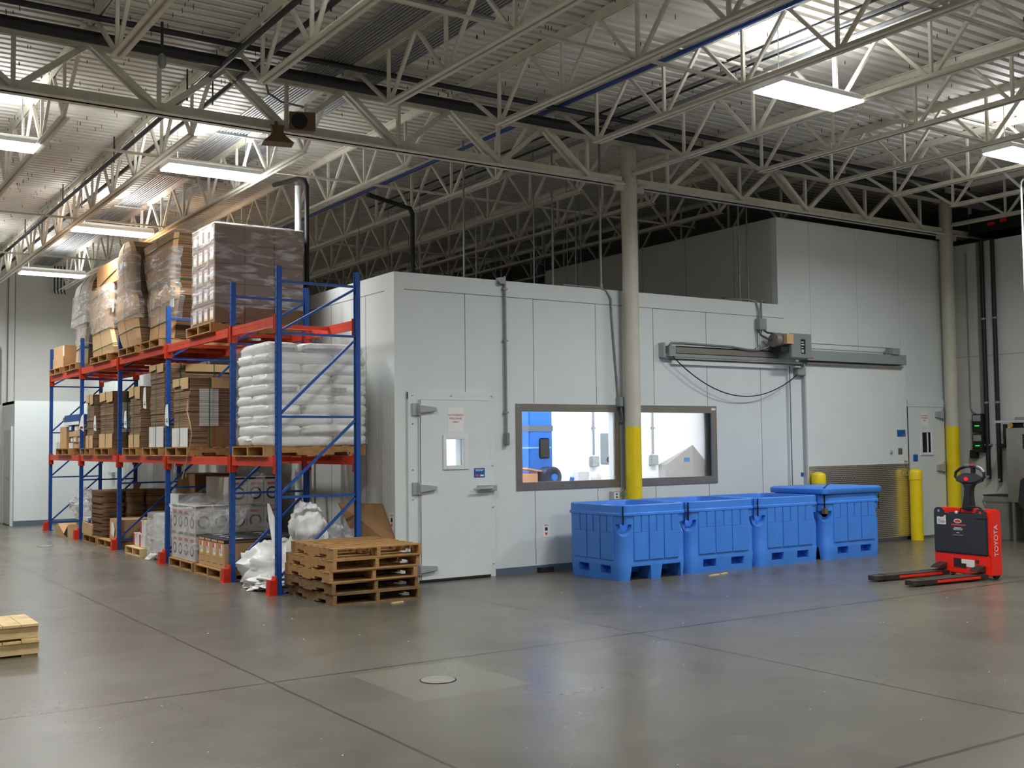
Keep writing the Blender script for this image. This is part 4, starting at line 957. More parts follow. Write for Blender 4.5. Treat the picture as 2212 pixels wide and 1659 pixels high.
def pallet(kind, lab, x, y, z, rz=0., group=None, L=1.22, W_=1.0, H=.122):
    key = (kind, L, W_, H)
    wd = {'w': WOOD, 'n': WOODN, 'd': WOODD}[kind]
    if key not in PROTO: o = PROTO[key] = make_pallet('wooden_pallet', L, W_, H, wd, len(PROTO))
    else: o = dup(PROTO[key])
    o.location = (x, y, z); o.rotation_euler = (0,0,rz); o['label'] = lab
    if group: o['group'] = group
    elif 'group' in o: del o['group']
    return o
# stack of five before the rack (stringers along Y)
st = [('d','lowest worn pallet in the stack of five before the racking',-.80,-.555,0.,-.015),('d','second pallet from the floor, with a splintered stringer, in the stack of five',-.835,-.545,.116,.02),('w','middle pallet of the stack of five before the racking',-.845,-.555,.232,-.01),
      ('w','fourth pallet from the floor in the stack of five',-.83,-.57,.348,.012),('w','topmost brown pallet on the stack of five before the racking',-.79,-.575,.464,-.03)]
for k, lab, x, y, z, a in st: pallet(k, lab, x, y, z, PI/2+a, 'stack of five pallets', 1.2, 1.0, .1155)
# two pale pallets at the left edge
for i, lab in enumerate(('lower of two pale new pallets at the edge of the aisle', 'upper of two pale new pallets at the edge of the aisle')):
    t2 = thing('wooden_pallet', lab, 'pallet', (-4.87,-1.84,.127*i), .0, 'two pale pallets')
    for yy in (-.26, 0, .26): MB().box(-.6+.0,.6-.008*i,yy-.022,yy+.022,.018,.107).build('stringer', WOODN, t2)
    b = MB(); rr = random.Random(5+i)
    for c in range(9): x0 = -.6+.1335*c; b.box(x0, x0+.128+rr.uniform(-.004,.004), -.30, .30, .107, .125)
    b.build('top_boards', WOODN, t2)
    b = MB()
    for c in (-.53,0,.53): b.box(c-.06,c+.06,-.28,.28,0,.018)
    b.build('bottom_boards', WOODD if i == 0 else WOODN, t2)
# ------------------------------------------------------------------ load helpers
def flap_sheet(b, x, y0, y1, z0, z1, t_=.006): b.box(x-t_, x, y0, y1, z0, z1)
def bundle(nm, lab, x0, x1, y0, y1, z0, z1, layer=LAYER, cap=.13, base=.2, white=False, docs=None, capside=True, straps=True, seed=0, group=None, whitelow=False):
    """strapped bundle of flattened cartons on its pallet: stacked edges, folded cap and base sheets, straps, paper sheet"""
    r = random.Random(seed)
    t = thing(nm, lab, 'cardboard bundle', (0,0,0), 0, group)
    b = MB(); n = max(6, int((z1-z0)/.034)); dz = (z1-z0)/n
    lean = r.uniform(-.02,.02)
    for i in range(n):
        j = [r.uniform(-.006,.006) for _ in range(4)]; g = lean*i/n
        grp = (.010 if (i//7)%2 else 0)
        b.box(x0+j[0]+grp*.6, x1+j[1], y0+j[2]+g+grp*.4, y1+j[3]+g-grp*.3, z0+i*dz+.001, z0+(i+1)*dz-.0008)
    b.build('flat_cartons', layer, t)
    g = lean
    b = MB(); b.box(x0-.008, x1+.008, y0+g-.008, y1+g+.008, z1, z1+.008)
    zc = z1-cap
    b.prism([(y0+g+.0,z1+.006),(y1+g,z1+.006),(y1+g-.0,zc+.03*r.random()),(y0+g+.45*(y1-y0),zc+.035),(y0+g+.42*(y1-y0),zc-.015),(y0+g,zc-.03*r.random())], x0-.02, x0-.012, axis='x')
    if capside: b.box(x0+.3, x1, y0+g-.02, y0+g-.013, z1-cap*1.05, z1+.006)
    b.build('cap_sheet', CARDP, t)
    if base:
        b = MB(); b.box(x0-.02, x0-.012, y0-.004, y1+.004, z0+.005, z0+base)
        b.build('base_sheet', WHITEB if whitelow else CARDP, t)
        if whitelow: MB().box(x0-.0212, x0-.0198, y0+.64*(y1-y0), y0+.65*(y1-y0), z0+.01, z0+base).build('fold_line', SEAM, t)
        MB().box(x0+.25, x1, y0-.018, y0-.011, z0, z0+base*1.05).build('side_base_sheet', CARDD, t)
    if white: MB().box(x0+.14, x0+.40, y0-.022, y0-.012, z0+base+.02, z1-cap-.02).build('white_sheets', LAYERW, t)
    if straps:
        for f in ((.23,.72) if x1-x0 > .8 else (.5,)):
            xs = x0+(x1-x0)*f; b = MB(); b.box(xs-.006,xs+.006,y0+g-.026,y0+g-.021,z0,z1+.012); b.box(xs-.006,xs+.006,y0+g-.026,y1+g+.01,z1+.009,z1+.012); b.build('strap', GREEN, t)
        ym = (y0+y1)/2; b = MB(); b.box(x0-.026,x0-.022,ym-.006,ym+.006,z0,z1+.014); b.box(x0-.02,x1,ym-.006,ym+.006,z1+.012,z1+.015); b.build('strap', GREEN, t)
    if docs:
        yd, zd0, zd1 = docs; b = MB(); p = [(yd-.085,zd0),(yd+.075,zd0+.02),(yd+.09,(zd0+zd1)/2),(yd+.05,zd1),(yd-.04,zd1+.01),(yd-.06,(zd0+zd1)/2)]
        b.prism(p, x0-.05, x0-.046, axis='x'); s = b.build('packing_list', PAPER, t)
        b = MB()
        for q in (.06,.075,.1): b.box(x0-.0515,x0-.0502,yd-.05,yd+.05,zd0+q,zd0+q+.008)
        b.build('list_print', BLKT, s)
    return t
def carton(nm, lab, x, y, z, dx, dy, dz, m=CARD, rz=0., tape=True, label=None, group=None, cat='box', printed=None):
    t = thing(nm, lab, cat, (x,y,z), rz, group)
    MB().box(-dx/2,dx/2,-dy/2,dy/2,0,dz).build('body', m, t, bevel=.006)
    if tape: MB().box(-dx/2-.0008,dx/2+.0008,-.025,.025,dz-.06,dz+.0008).build('tape', TAPE, t)
    if label: 
        f, a0, a1, z0, z1 = label
        (MB().box(-dx/2-.0015,-dx/2,a0,a1,z0,z1) if f == 'x' else MB().box(a0,a1,-dy/2-.0015,-dy/2,z0,z1)).build('label', PAPER, t)
    return t
def film_shell(nm, parent, x0, x1, y0, y1, z0, z1, m, r=.05, amp=.012, seed=1, nz=18, top=True, taper=0.):
    b = MB(); rings = []; n = 6; hx, hy = (x1-x0)/2, (y1-y0)/2; cx, cy = (x0+x1)/2, (y0+y1)/2
    per = []
    for sx, sy, a0 in ((1,1,0),(-1,1,PI/2),(-1,-1,PI),(1,-1,1.5*PI)):
        for i in range(n+1): a = a0+PI/2*i/n; per.append((sx*(hx-r)+r*math.cos(a), sy*(hy-r)+r*math.sin(a)))
    fine = []
    for i, p in enumerate(per):
        q = per[(i+1)%len(per)]; k = max(1, int(math.hypot(q[0]-p[0], q[1]-p[1])/.06))
        for j in range(k): fine.append((p[0]+(q[0]-p[0])*j/k, p[1]+(q[1]-p[1])*j/k))
    for i in range(nz+1):
        z = z0+(z1-z0)*i/nz; ring = []
        for px, py in fine:
            d = noise.noise(Vector((px*5+seed, py*5, z*14)))*amp + amp
            l = math.hypot(px, py); s_ = 1 + d/l - taper*i/nz; ring.append((cx+px*s_, cy+py*s_, z))
        rings.append(ring)
    if top:
        for f, dz in ((.9,.012),(.5,.016),(.05,.016)): rings.append([(cx+(p[0]-cx)*f, cy+(p[1]-cy)*f, z1+dz) for p in rings[nz]])
    b.loft(rings, cap=False)
    return b.build(nm, m, parent, smooth=60)
def rounded_rect_ring(x0, x1, y0, y1, z, r=.03, n=4):
    pts = []
    for cx, cy, a0 in ((x1-r,y1-r,0),(x0+r,y1-r,PI/2),(x0+r,y0+r,PI),(x1-r,y0+r,1.5*PI)):
        for i in range(n+1): a = a0+PI/2*i/n; pts.append((cx+r*math.cos(a), cy+r*math.sin(a), z))
    return pts
def wrapped_stack(lab, rings, xb, z0, bands, filmed, straps, front=CARD, seed=0, docs=None):
    """tall strapped bundles of flat cartons: rings = [(z, y_front_near, y_front_far, x_front)]"""
    t = thing('wrapped_carton_stack', lab, 'cardboard stack')
    r = random.Random(seed)
    b = MB(); RR = []
    for z, ya, yb, xf in rings: RR.append([(xf+.05,yb,z),(xf,yb-.06,z),(xf-.012,(ya+yb)/2,z),(xf,ya+.05,z),(xf+.06,ya,z),(xb,ya+.03,z),(xb,yb-.02,z)])
    n = 7; vs = [p for q in RR for p in q]
    for i in range(len(RR)-1):
        for k in range(n):
            a = (i*n+k, i*n+(k+1)%n, (i+1)*n+(k+1)%n, (i+1)*n+k)
            b.add([vs[j] for j in a], [(0,1,2,3)], 1 if k in (4,5) else 0)
    b.add(RR[-1], [tuple(range(n))]); b.add(RR[0], [tuple(range(n))[::-1]])
    o = b.build('cartons', [front, LAYERD], t)
    # crease lines
    b = MB()
    for (q0, q1) in zip(RR, RR[1:]): b.bar(Vector(q0[2])+Vector((-.002,0,0)), Vector(q1[2])+Vector((-.002,0,0)), .006, .004)
    b.build('crease', CARDD, t)
    def at(z):
        for a, c in zip(rings, rings[1:]):
            if a[0] <= z <= c[0]:
                u = (z-a[0])/(c[0]-a[0]); return [a[i]+(c[i]-a[i])*u for i in range(4)]
        return list(rings[-1])
    for z in straps:
        q = at(z); zz = z; b = MB(); b.tube([(xb,q[1]+.02,zz+.02),(q[3]+.05,q[1]-.006,zz+.02),(q[3]-.01,q[1]+.05,zz+.01),(q[3]-.02,(q[1]+q[2])/2,zz-.01),(q[3]-.01,q[2]-.06,zz-.03),(q[3]+.06,q[2]+.006,zz-.05),(xb,q[2],zz-.04)], .006, 6); b.build('strap', GREEN, t)
    for za, zb, fm in filmed:
        b = MB(); RF = []
        for i in range(9):
            z = za+(zb-za)*i/8; q = at(z); rg = []
            for p in [(q[3]+.14,q[1]+.0),(q[3]+.05,q[1]-.014),(q[3]-.02,q[1]+.03),(q[3]-.028,q[1]*.7+q[2]*.3),(q[3]-.03,(q[1]+q[2])/2),(q[3]-.028,q[1]*.3+q[2]*.7),(q[3]-.02,q[2]-.04),(q[3]+.06,q[2]+.014),(q[3]+.3,q[2])]:
                d = noise.noise(Vector((p[0]*4+seed, p[1]*7, z*16)))*.02; rg.append((p[0]-abs(d), p[1]+d*.4, z))
            RF.append(rg)
        b.loft(RF, cap=False); b.build('stretch_film', fm, t, smooth=60)
    if docs:
        for x_, ya, yb, za, zb in docs: MB().box(x_-.004, x_, ya, yb, za, zb).build('label', PAPER, t)
    return t
ZT, ZM, ZL = 3.076, 1.506, 0.0
HPAL = .122
XC = -.885                                                     # pallet centre across the rack
# ------------------------------------------------------------------ top level
pallet('w', 'pallet on the top beams under the wrapped case load', -.875, 2.60, ZT, 0, None, 1.24, 1.0)
t = thing('wrapped_case_load', 'shrink-wrapped cube of brown cartons on the top beams, nearest the viewer', 'wrapped load', (0,0,0))
z0 = ZT+HPAL; hh = (4.47-z0)/5; y0, y1, x0, x1 = 2.12, 3.02, -1.44, -.24; 
MSHIP = mat('shipping_carton_brown', (128,102,80), .75, var=.05); LABR = mat('red_label_print', (214,164,154), .6, var=0); LABY = mat('yellow_label_print', (222,196,110), .6, var=0)
rr = random.Random(2)
for k in range(5):
    for i in range(3):
        for j in range(4 if True else 0):
            if 0 < i < 2 and 0 < j < 3: continue
            dx, dy = (x1-x0)/3, (y1-y0)/4; a, c = x0+dx*i, y0+dy*j
            o = MB().box(a+.003,a+dx-.003,c+.003,c+dy-.003,z0+hh*k+.002,z0+hh*(k+1)-.002).build('carton', MSHIP, t, bevel=.006, seg=1)
            if i == 0:
                MB().box(a+.0012,a+.0028,c+.05,c+dy-.05,z0+hh*k+.05,z0+hh*(k+1)-.05).build('carton_label', PAPER, o)
                MB().box(a+.0002,a+.0011,c+.06,c+dy-.06,z0+hh*(k+1)-.09,z0+hh*(k+1)-.06).build('label_red_band', LABR, o); MB().box(a+.0002,a+.0011,c+.06,c+dy-.06,z0+hh*k+.055,z0+hh*k+.075).build('label_yellow_band', LABY, o)
            elif j == 0: MB().box(a+.04,a+dx-.04,c+.0012,c+.0028,z0+hh*(k+1)-.06,z0+hh*(k+1)-.035).build('printed_line', CARDD, o)
MB().box(x0,x1,y0,y1,z0+5*hh,z0+5*hh+.004).build('top_sheet', PAPER, t)
film_shell('stretch_film', t, x0-.002, x1+.002, y0-.002, y1+.002, z0+.21, 4.485, FILM, .02, .006, 3, 26)
b = MB(); b.add([(x0-.014,y1+.012,z0+.0),(x0-.014,y1+.012,z0+.23),(x0-.014,y0-.012,z0+.23)],[(0,1,2)]); b.add([(x0-.0,y0-.014,z0+.23),(x0+.45,y0-.014,z0+.23),(x0+.3,y0-.02,z0+.08),(x0+.12,y0-.016,z0+.17)],[(0,1,2,3)]); b.build('loose_film', FILM, t)
for i, (lab, yc) in enumerate((('pallet on the top beams under the tall flared carton stack',4.86),('pallet on the top beams under the folded-over carton stack',6.12),('pallet on the top beams under the twin carton stacks with an orange box',7.93),('pallet on the top beams under the far film-wrapped carton stack',10.12),('pallet on the top beams under the two small cartons',11.45))):
    pallet('w', lab, XC+.02, yc, ZT, 0, None, 1.24, 1.0 if i not in (2,) else 1.2)
zb = ZT+HPAL
wrapped_stack('tall flared carton stack with a waist, on the top beams beside the wrapped cube', [(zb,4.35,5.49,-1.33),(3.5,4.25,5.42,-1.33),(3.8,4.07,5.47,-1.34),(3.9,4.09,5.48,-1.33),(3.95,4.37,5.49,-1.31),(4.2,4.29,5.57,-1.34),(4.45,4.13,5.59,-1.36),(4.68,4.01,5.67,-1.37)], -.3, zb, None, [(3.45,4.1,FILM),(4.1,4.5,FILM)], (3.45,3.72,4.05,4.32,4.58), CARD, 4, [(-1.352,4.12,4.29,3.62,3.74)])
wrapped_stack('folded-over carton stack with glossy film, second on the top beams past the wrapped cube', [(zb,5.55,6.43,-1.47),(3.3,5.53,6.55,-1.48),(3.6,5.63,6.75,-1.49),(3.8,5.57,6.76,-1.50),(3.93,5.68,6.73,-1.48),(4.05,5.88,6.68,-1.47),(4.4,5.81,6.67,-1.50),(4.65,5.73,6.63,-1.51),(4.75,5.83,6.61,-1.50),(4.88,6.13,6.55,-1.45)], -.3, zb, None, [(3.62,4.0,FILM),(4.0,4.66,FILMW)], (3.45,3.66), CARD, 6)
wrapped_stack('film-wrapped carton stack below the orange box on the top beams', [(zb,7.1,8.62,-1.42),(3.3,7.1,8.62,-1.43),(3.6,7.34,8.66,-1.43),(3.85,7.36,8.75,-1.44),(3.95,7.3,8.76,-1.44),(4.2,7.3,8.9,-1.44),(4.36,7.32,8.93,-1.44)], -.35, zb, None, [(3.62,3.95,FILM),(3.95,4.38,FILM)], (3.34,3.62,4.25), CARDP, 8, [(-1.465,7.0,7.1,3.85,4.05)])
t = thing('orange_tan_box', 'plain orange-tan carton perched on the film-wrapped stack on the top beams', 'box', (0,0,0)); MB().box(-1.40,-.5,6.98,8.45,4.37,4.76).build('body', mat('orange_tan_board', (206,150,98), .75, var=.03), t, bevel=.01); b = MB(); b.tube([(-1.405,8.2,4.42),(-1.406,7.5,4.52),(-1.405,6.98,4.58)], .007, 6); b.build('strap', GREEN, t)
wrapped_stack('far bulging carton stack under milky film, by the two small cartons', [(zb,9.76,10.56,-1.30),(3.6,9.71,10.44,-1.30),(3.86,9.56,10.38,-1.30),(3.93,9.44,10.70,-1.33),(4.3,9.44,10.60,-1.33),(4.5,9.44,10.62,-1.32),(4.66,9.41,10.56,-1.30),(4.80,9.26,10.06,-1.24)], -.4, zb, None, [(3.55,3.9,FILM),(3.93,4.5,FILMW)], (3.5,4.1), KRAFTW, 10)
carton('small_carton', 'lower of two small cartons at the far end of the top beams', -1.12, 11.4, zb, .62, .95, .21, CARD, 0, True, ('y', .05, .2, .06, .18), 'two small cartons on the top beams')
carton('small_carton', 'upper of two small cartons at the far end of the top beams', -1.10, 11.48, zb+.211, .6, .85, .23, CARD, .03, True, ('x', -.4, -.32, .02, .21), 'two small cartons on the top beams')
# ------------------------------------------------------------------ middle level
zm = ZM+HPAL
pallet('w', 'pallet on the middle beams under the white sacks', -.84, .86, ZM, 0, None, 1.26, 1.04)
t = thing('sack_load', 'wrapped pallet load of plump white sacks on the middle beams', 'sack load', (0,0,0))
def sack(cx, cy, z, lx, ly, h, seed):
    b = MB(); nu, nv = 16, 7; r = random.Random(seed); vs = []
    rings = []
    for j in range(nv+1):
        v = -1+2*j/nv; rg = []
        for i in range(28):
            a = 2*PI*i/28; c, s = math.cos(a), math.sin(a); e = .28
            px = math.copysign(abs(c)**e, c); py = math.copysign(abs(s)**e, s); k = (1-abs(v)**3.6)*.13+.87
            nn = noise.noise(Vector((px*2+seed, py*2, v*3)))*.018; n3 = noise.noise(Vector((px*7+seed, py*7, v*2)))*.006
            rg.append((cx+px*lx/2*k+px*(nn+n3), cy+py*ly/2*k+py*(nn+n3), z+h/2+v*h*.60+noise.noise(Vector((px*3,py*3+seed,v)))*.012))
        rings.append(rg)
    b.loft(rings); return b.build('sack', SACK, t, smooth=70)
x0, x1, y0, y1 = -1.44, -.20, .33, 1.28; nl = 10; hs = (2.80-zm)/nl
for k in range(nl):
    dx = .0 if k%2 else .02
    if k%2: cells = [(x0,x0+.42,y0,y1),(x0+.42,x1,y0,(y0+y1)/2),(x0+.42,x1,(y0+y1)/2,y1)]
    else: cells = [(x0,x1-.42,y0,(y0+y1)/2),(x0,x1-.42,(y0+y1)/2,y1),(x1-.42,x1,y0,y1)]
    ins = .05 if k == nl-1 else 0
    for i, (a, c, d, e) in enumerate(cells):
        o = sack((a+c)/2, (d+e)/2, zm+hs*k, c-a+.035-ins, e-d+.035-ins, hs, k*7+i)
        if k in (5,) and d == y0 and i < 2: MB().cbox(((a+c)/2+.04, d-.026, zm+hs*k+hs*.5), (.2,.002,.05)).build('sack_print', mat('grey_sack_print_%d%d' % (k,i), (196,195,190), .6, var=.25, vscale=50), o)
film_shell('stretch_film', t, x0-.015, x1+.015, y0-.02, y1+.02, zm+.01, 2.79, FILMS, .07, .012, 9, 30, top=True)
pal_m = [('pallet on the middle beams under the bundle with a white core',3.55,1.0),('pallet on the middle beams under the tallest carton bundle',4.78,.86),('pallet on the middle beams under the bundle by the third upright',5.93,.80),('pallet on the middle beams under the bundle with two cap sheets',7.68,1.0),('pallet on the middle beams under the narrow bundle',8.85,.72),('pallet on the middle beams under the mixed small boxes',10.7,1.1)]
for lab, yc, w_ in pal_m: pallet('w', lab, XC+.02, yc, ZM, 0, None, 1.24, w_)
bundle('flat_carton_bundle', 'strapped flat-carton bundle with a white core on the middle beams', -1.42, -.25, 3.2, 3.88, zm, 2.56, LAYER, .13, .26, True, (4.03,1.92,2.22), True, True, 1, None, True)
bundle('flat_carton_bundle', 'tallest strapped flat-carton bundle on the middle beams', -1.40, -.4, 4.38, 5.08, zm, 2.83, LAYER, .1, .3, False, (5.22,2.2,2.52), True, True, 2, None, True)
bundle('flat_carton_bundle', 'strapped flat-carton bundle on the middle beams, second beyond the white-core one', -1.40, -.5, 5.62, 6.22, zm, 2.56, LAYER, .16, .2, False, (6.3,1.93,2.2), True, True, 3)
bundle('flat_carton_bundle', 'strapped flat-carton bundle with a stepped cap sheet on the middle beams', -1.40, -.45, 7.25, 8.10, zm, 2.56, LAYER, .16, .24, True, (8.28,1.92,2.18), True, True, 4)
bundle('flat_carton_bundle', 'narrow strapped flat-carton bundle beside the small mixed boxes', -1.40, -.6, 8.58, 9.08, zm, 2.56, LAYER, .16, .22, False, None, True, True, 5)
s = tag(MB().prism([(9.1,1.93),(9.45,2.0),(9.28,2.2),(9.12,2.24)], -1.455, -1.45, axis='x').build('hanging_sheet', PAPER), 'white paper sheet sticking out beside the narrow carton bundle', 'paper'); MB().box(-1.4565,-1.4552,9.15,9.35,1.98,2.02).build('print_lines', BLKT, s)
# mixed boxes
BLUC = mat('blue_printed_carton', (36,76,140), .6, var=.12, vscale=14)
t = carton('blue_case', 'big blue printed case on top of the mixed boxes, middle beams', -1.05, 10.3, zm+.44, .7, 1.25, .19, BLUC, .0, False); MB().box(-.352,-.3505,-.6,.6,.0,.06).build('white_band', PAPER, t); MB().box(.1,.2,-.6265,-.6252,.08,.14).build('red_mark', REDT, t)
carton('tall_brown_carton', 'tall brown open carton among the mixed boxes, middle beams', -1.12, 11.05, zm, .55, .5, .42, CARD, .02, False)
tag(MB().prism([(11.3,2.08),(11.55,2.2),(11.5,2.24),(11.1,2.13)], -1.3, -.9, axis='x').build('carton_flap', CARDD), 'loose brown carton flap on the mixed boxes, middle beams', 'cardboard')
carton('small_white_carton', 'white carton at the outer end of the mixed boxes, middle beams', -1.2, 11.5, zm, .4, .34, .13, WHITEB, 0)
rr = random.Random(11); q = 0
lb = ['lowest','second','third','topmost']
for col, (yy, mats) in enumerate(((10.45,(WHITEB,BLUC,CARDP,BLUC)),(10.05,(CARDP,CARD,CARDP,WHITEB)),(9.72,(CARD,CARDP,CARD,CARDP)))):
    for k in range(4):
        carton('small_mixed_carton', '%s small %s carton in the %s column of mixed boxes, middle beams' % (lb[k], {'white_carton_board':'white','blue_printed_carton':'blue','pale_cardboard':'pale tan','brown_cardboard':'brown'}[mats[k].name], ('outer','centre','inner')[col]), -1.18+rr.uniform(-.02,.02), yy, zm+.109*k, .4, .32, .107, mats[k], rr.uniform(-.03,.03), True, ('x',-.08,.08,.02,.08) if k%2 else None, 'mixed small boxes on the middle beams')
# brown slab bundle lying behind, hung string
tag(MB().tube([(-1.49,3.02,2.25),(-1.50,3.02,2.1),(-1.50,2.9,1.95),(-1.49,2.85,1.8),(-1.48,2.95,1.65),(-1.47,3.1,1.5),(-1.46,3.35,1.2)], .006, 6).build('plastic_strap', TAPE, smooth=60), 'loose pale strap dangling from the middle beam', 'strap')
# ------------------------------------------------------------------ floor level
zl = .12
pallet('w', 'pallet on the floor under the brown labelled cartons', -.87, 2.24, 0, 0, None, 1.22, 1.02, .12)
t0 = None
bk = mat('black_print_band', (30,30,34), .6, var=.05); yl = mat('yellow_sticker', (226,190,50), .5, var=0)
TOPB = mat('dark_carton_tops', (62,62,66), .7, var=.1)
for i in range(4):
    for j in range(2):
        yc = 1.87+.245*i; xc = -1.17+.53*j
        lab = 'brown carton with black top band, %s from the upright, %s row' % (('nearest','second','third','farthest')[i], ('aisle','rear')[j])
        t = thing('labelled_carton', lab, 'box', (xc,yc,zl), 0, 'brown labelled cartons on the floor pallet')
        MB().box(-.262,.262,-.12,.12,0,.36).build('body', CARD, t, bevel=.005, seg=1)
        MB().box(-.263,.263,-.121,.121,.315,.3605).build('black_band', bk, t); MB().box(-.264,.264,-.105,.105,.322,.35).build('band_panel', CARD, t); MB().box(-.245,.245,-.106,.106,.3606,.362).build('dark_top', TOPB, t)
        MB().box(-.1,.02,-.01,.05,.3625,.364).build('tape', PAPER, t)
        if j == 0:
            MB().box(-.2645,-.263,-.055,.05,.14,.30).build('label', PAPER, t); MB().box(-.2655,-.2647,-.0,.05,.25,.30).build('red_patch', RED, t); MB().box(-.2655,-.2647,-.055,.05,.135,.165).build('yellow_patch', yl, t)
            b = MB()
            for zz in (.24,.22,.2): b.box(-.2655,-.2647,-.04,.03,zz,zz+.006)
            b.build('label_print', REDT, t); MB().box(-.2635,-.2624,-.07,.04,.05,.06).build('base_print', CARDD, t)
        if i == 0: MB().box(-.15,.15,-.1225,-.121,.325,.345).build('band_print', CARDD, t)
# wrapped printed cases
pallet('w', 'pallet on the floor under the film-wrapped printed cases', -.87, 3.36, 0, 0, None, 1.22, 1.02, .12)
PRW = mat('pale_printed_case', (202,196,186), .6, var=.04); NAVY = mat('navy_roundel_print', (60,64,84), .6, var=0); PNK = mat('faded_red_print', (190,96,92), .6, var=0)
LH = .365
def printed_load(lab, x0, x1, y0, y1, z0, cols, rows, layers, skip=lambda i,j,k: False, film=True):
    t = thing('printed_case_load', lab, 'wrapped load'); dx = (x1-x0)/rows; dy = (y1-y0)/cols
    for k in range(layers):
        for i in range(rows):
            for j in range(cols):
                if 0 < i < rows-1 and 0 < j < cols-1 and not (k == 2 and i == 2) : continue
                if skip(i,j,k): continue
                a, c, z = x0+dx*i, y0+dy*j, z0+LH*k
                o = MB().box(a+.003,a+dx-.003,c+.003,c+dy-.003,z+.001,z+LH-.002).build('case', PRW, t, bevel=.005, seg=1)
                if i == 0:
                    MB().lathe([(.075,a+.001),(.075,a+.0028)], (0,c+dy/2,z+.14), 18, axis='x').build('roundel', NAVY, o); MB().box(a+.001,a+.0028,c+.05,c+dy-.05,z+.25,z+.29).build('red_word', PNK, o); MB().box(a+.0012,a+.0029,c+.015,c+dy-.015,z+.335,z+.362).build('top_band', SEAM, o)
                    MB().lathe([(.05,a-.0004),(.05,a+.0006)], (0,c+dy/2,z+.14), 18, axis='x').build('roundel_centre', PRW, o)
                if j == 0:
                    w_ = dx; MB().lathe([(.085,c+.001),(.085,c+.0028)], (a+w_/2,0,z+.15), 18, axis='y').build('roundel', NAVY, o); MB().box(a+.05,a+w_-.05,c+.001,c+.0028,z+.26,z+.295).build('red_word', PNK, o); MB().box(a+.012,a+w_-.012,c+.0012,c+.0029,z+.335,z+.362).build('top_band', bk, o)
                    MB().lathe([(.06,c-.0004),(.06,c+.0006)], (a+w_/2,0,z+.15), 18, axis='y').build('roundel_centre', PRW, o)
    if film: film_shell('stretch_film', t, x0-.004, x1+.004, y0-.004, y1+.004, z0+.01, z0+LH*2+.02, FILM, .025, .008, 5, 16, top=False)
    return t
t = printed_load('film-wrapped double layer of printed cases on the floor pallet', -1.44, -.26, 2.86, 3.86, zl, 4, 5, 3, lambda i,j,k: k == 2 and i < 2)
# torn film stretched towards the taller cases
b = MB(); P_ = [[(-1.46,3.88,.83),(-1.2,3.9,.95),(-.9,3.88,1.1),(-.55,3.7,1.27)],[(-1.48,3.6,.84),(-1.2,3.5,.82),(-.9,3.4,.98),(-.5,3.3,1.28)],[(-1.47,3.1,.83),(-1.25,2.95,.9),(-1.0,2.75,1.02),(-.5,2.6,1.26)],[(-1.46,2.84,.80),(-1.3,2.6,.74),(-1.1,2.35,.72),(-.9,2.0,1.16)],[(-1.45,2.82,.55),(-1.32,2.55,.5),(-1.2,2.35,.5),(-1.05,2.2,.55)]]
b.add([p for r_ in P_ for p in r_], [(i*4+j, i*4+j+1, (i+1)*4+j+1, (i+1)*4+j) for i in range(4) for j in range(3)])
o = b.build('torn_film', FILMC, t, smooth=80); md = o.modifiers.new('s','SUBSURF'); md.levels = md.render_levels = 2
b = MB(); b.tube([(-1.46,3.9,.84),(-1.5,3.7,.80),(-1.49,3.3,.81),(-1.46,2.9,.83)], .014, 6); b.build('film_edge', FILMW, t, smooth=60)
# white wrapped stack
t = thing('white_wrapped_stack', 'low stack tightly wrapped in white film on the floor, beside the printed cases', 'wrapped load', (0,0,0))
MB().box(-1.34,-.5,4.36,5.12,.06,.66).build('core', WHITEB, t, bevel=.02); film_shell('white_film', t, -1.42, -.45, 4.30, 5.18, .03, .67, FILMW, .08, .014, 4, 16)
b = MB(); b.add([(-1.44,4.9,.1),(-1.5,5.0,.0),(-1.5,4.75,.01),(-1.46,4.7,.0),(-1.43,4.6,.1)], [(0,1,2),(0,2,4),(2,3,4)]); b.build('loose_tail', FILMW, t)
MB().box(-1.4,-.55,4.4,5.08,.0,.06).build('slip_base', WOODD, t)
carton('white_tall_box', 'plain white box standing on the white wrapped stack', -1.0, 4.62, .69, .42, .62, .26, WHITEP, 0, False)
pallet('n', 'pale pallet on the floor under the small red and white cartons', -.87, 5.72, 0, 0, None, 1.22, .84, .122)
REDB = mat('magenta_red_print', (190,50,80), .6, var=0)
for i, (x, y, z, lab) in enumerate(((-1.18,5.52,.123,'lower inner red and white carton on the pale pallet'),(-1.18,5.85,.123,'lower outer red and white carton on the pale pallet'),(-1.16,5.54,.325,'upper red and white carton on the pale pallet'))):
    t = carton('white_red_carton', lab, x, y, z, .42, .31, .2, WHITEB, 0, True, None, 'red and white cartons')
    MB().box(-.2115,-.21,.08,.152,.01,.19).build('red_panel', REDB, t); MB().box(-.12,.1,-.1565,-.155,.1,.13).build('print_line', REDB, t); MB().box(-.1,.1,-.1565,-.155,.05,.065).build('print_line', BLKT, t)
pallet('w', 'pallet on the floor under the torn brown carton', -.87, 7.42, 0, 0, None, 1.22, 1.0, .122)
t = carton('torn_carton', 'brown carton with torn white label on a floor pallet', -1.08, 7.24, .123, .58, .62, .34, CARD, 0, True, None); b = MB(); b.prism([(-.05,.05),(.12,.1),(.1,.3),(-.02,.27),(-.1,.18)], -.3115,-.310, axis='x'); b.build('label', PAPER, t)
pallet('w', 'pallet on the floor under the dark flat-carton piles', -.87, 8.49, 0, 0, None, 1.22, .96, .122)
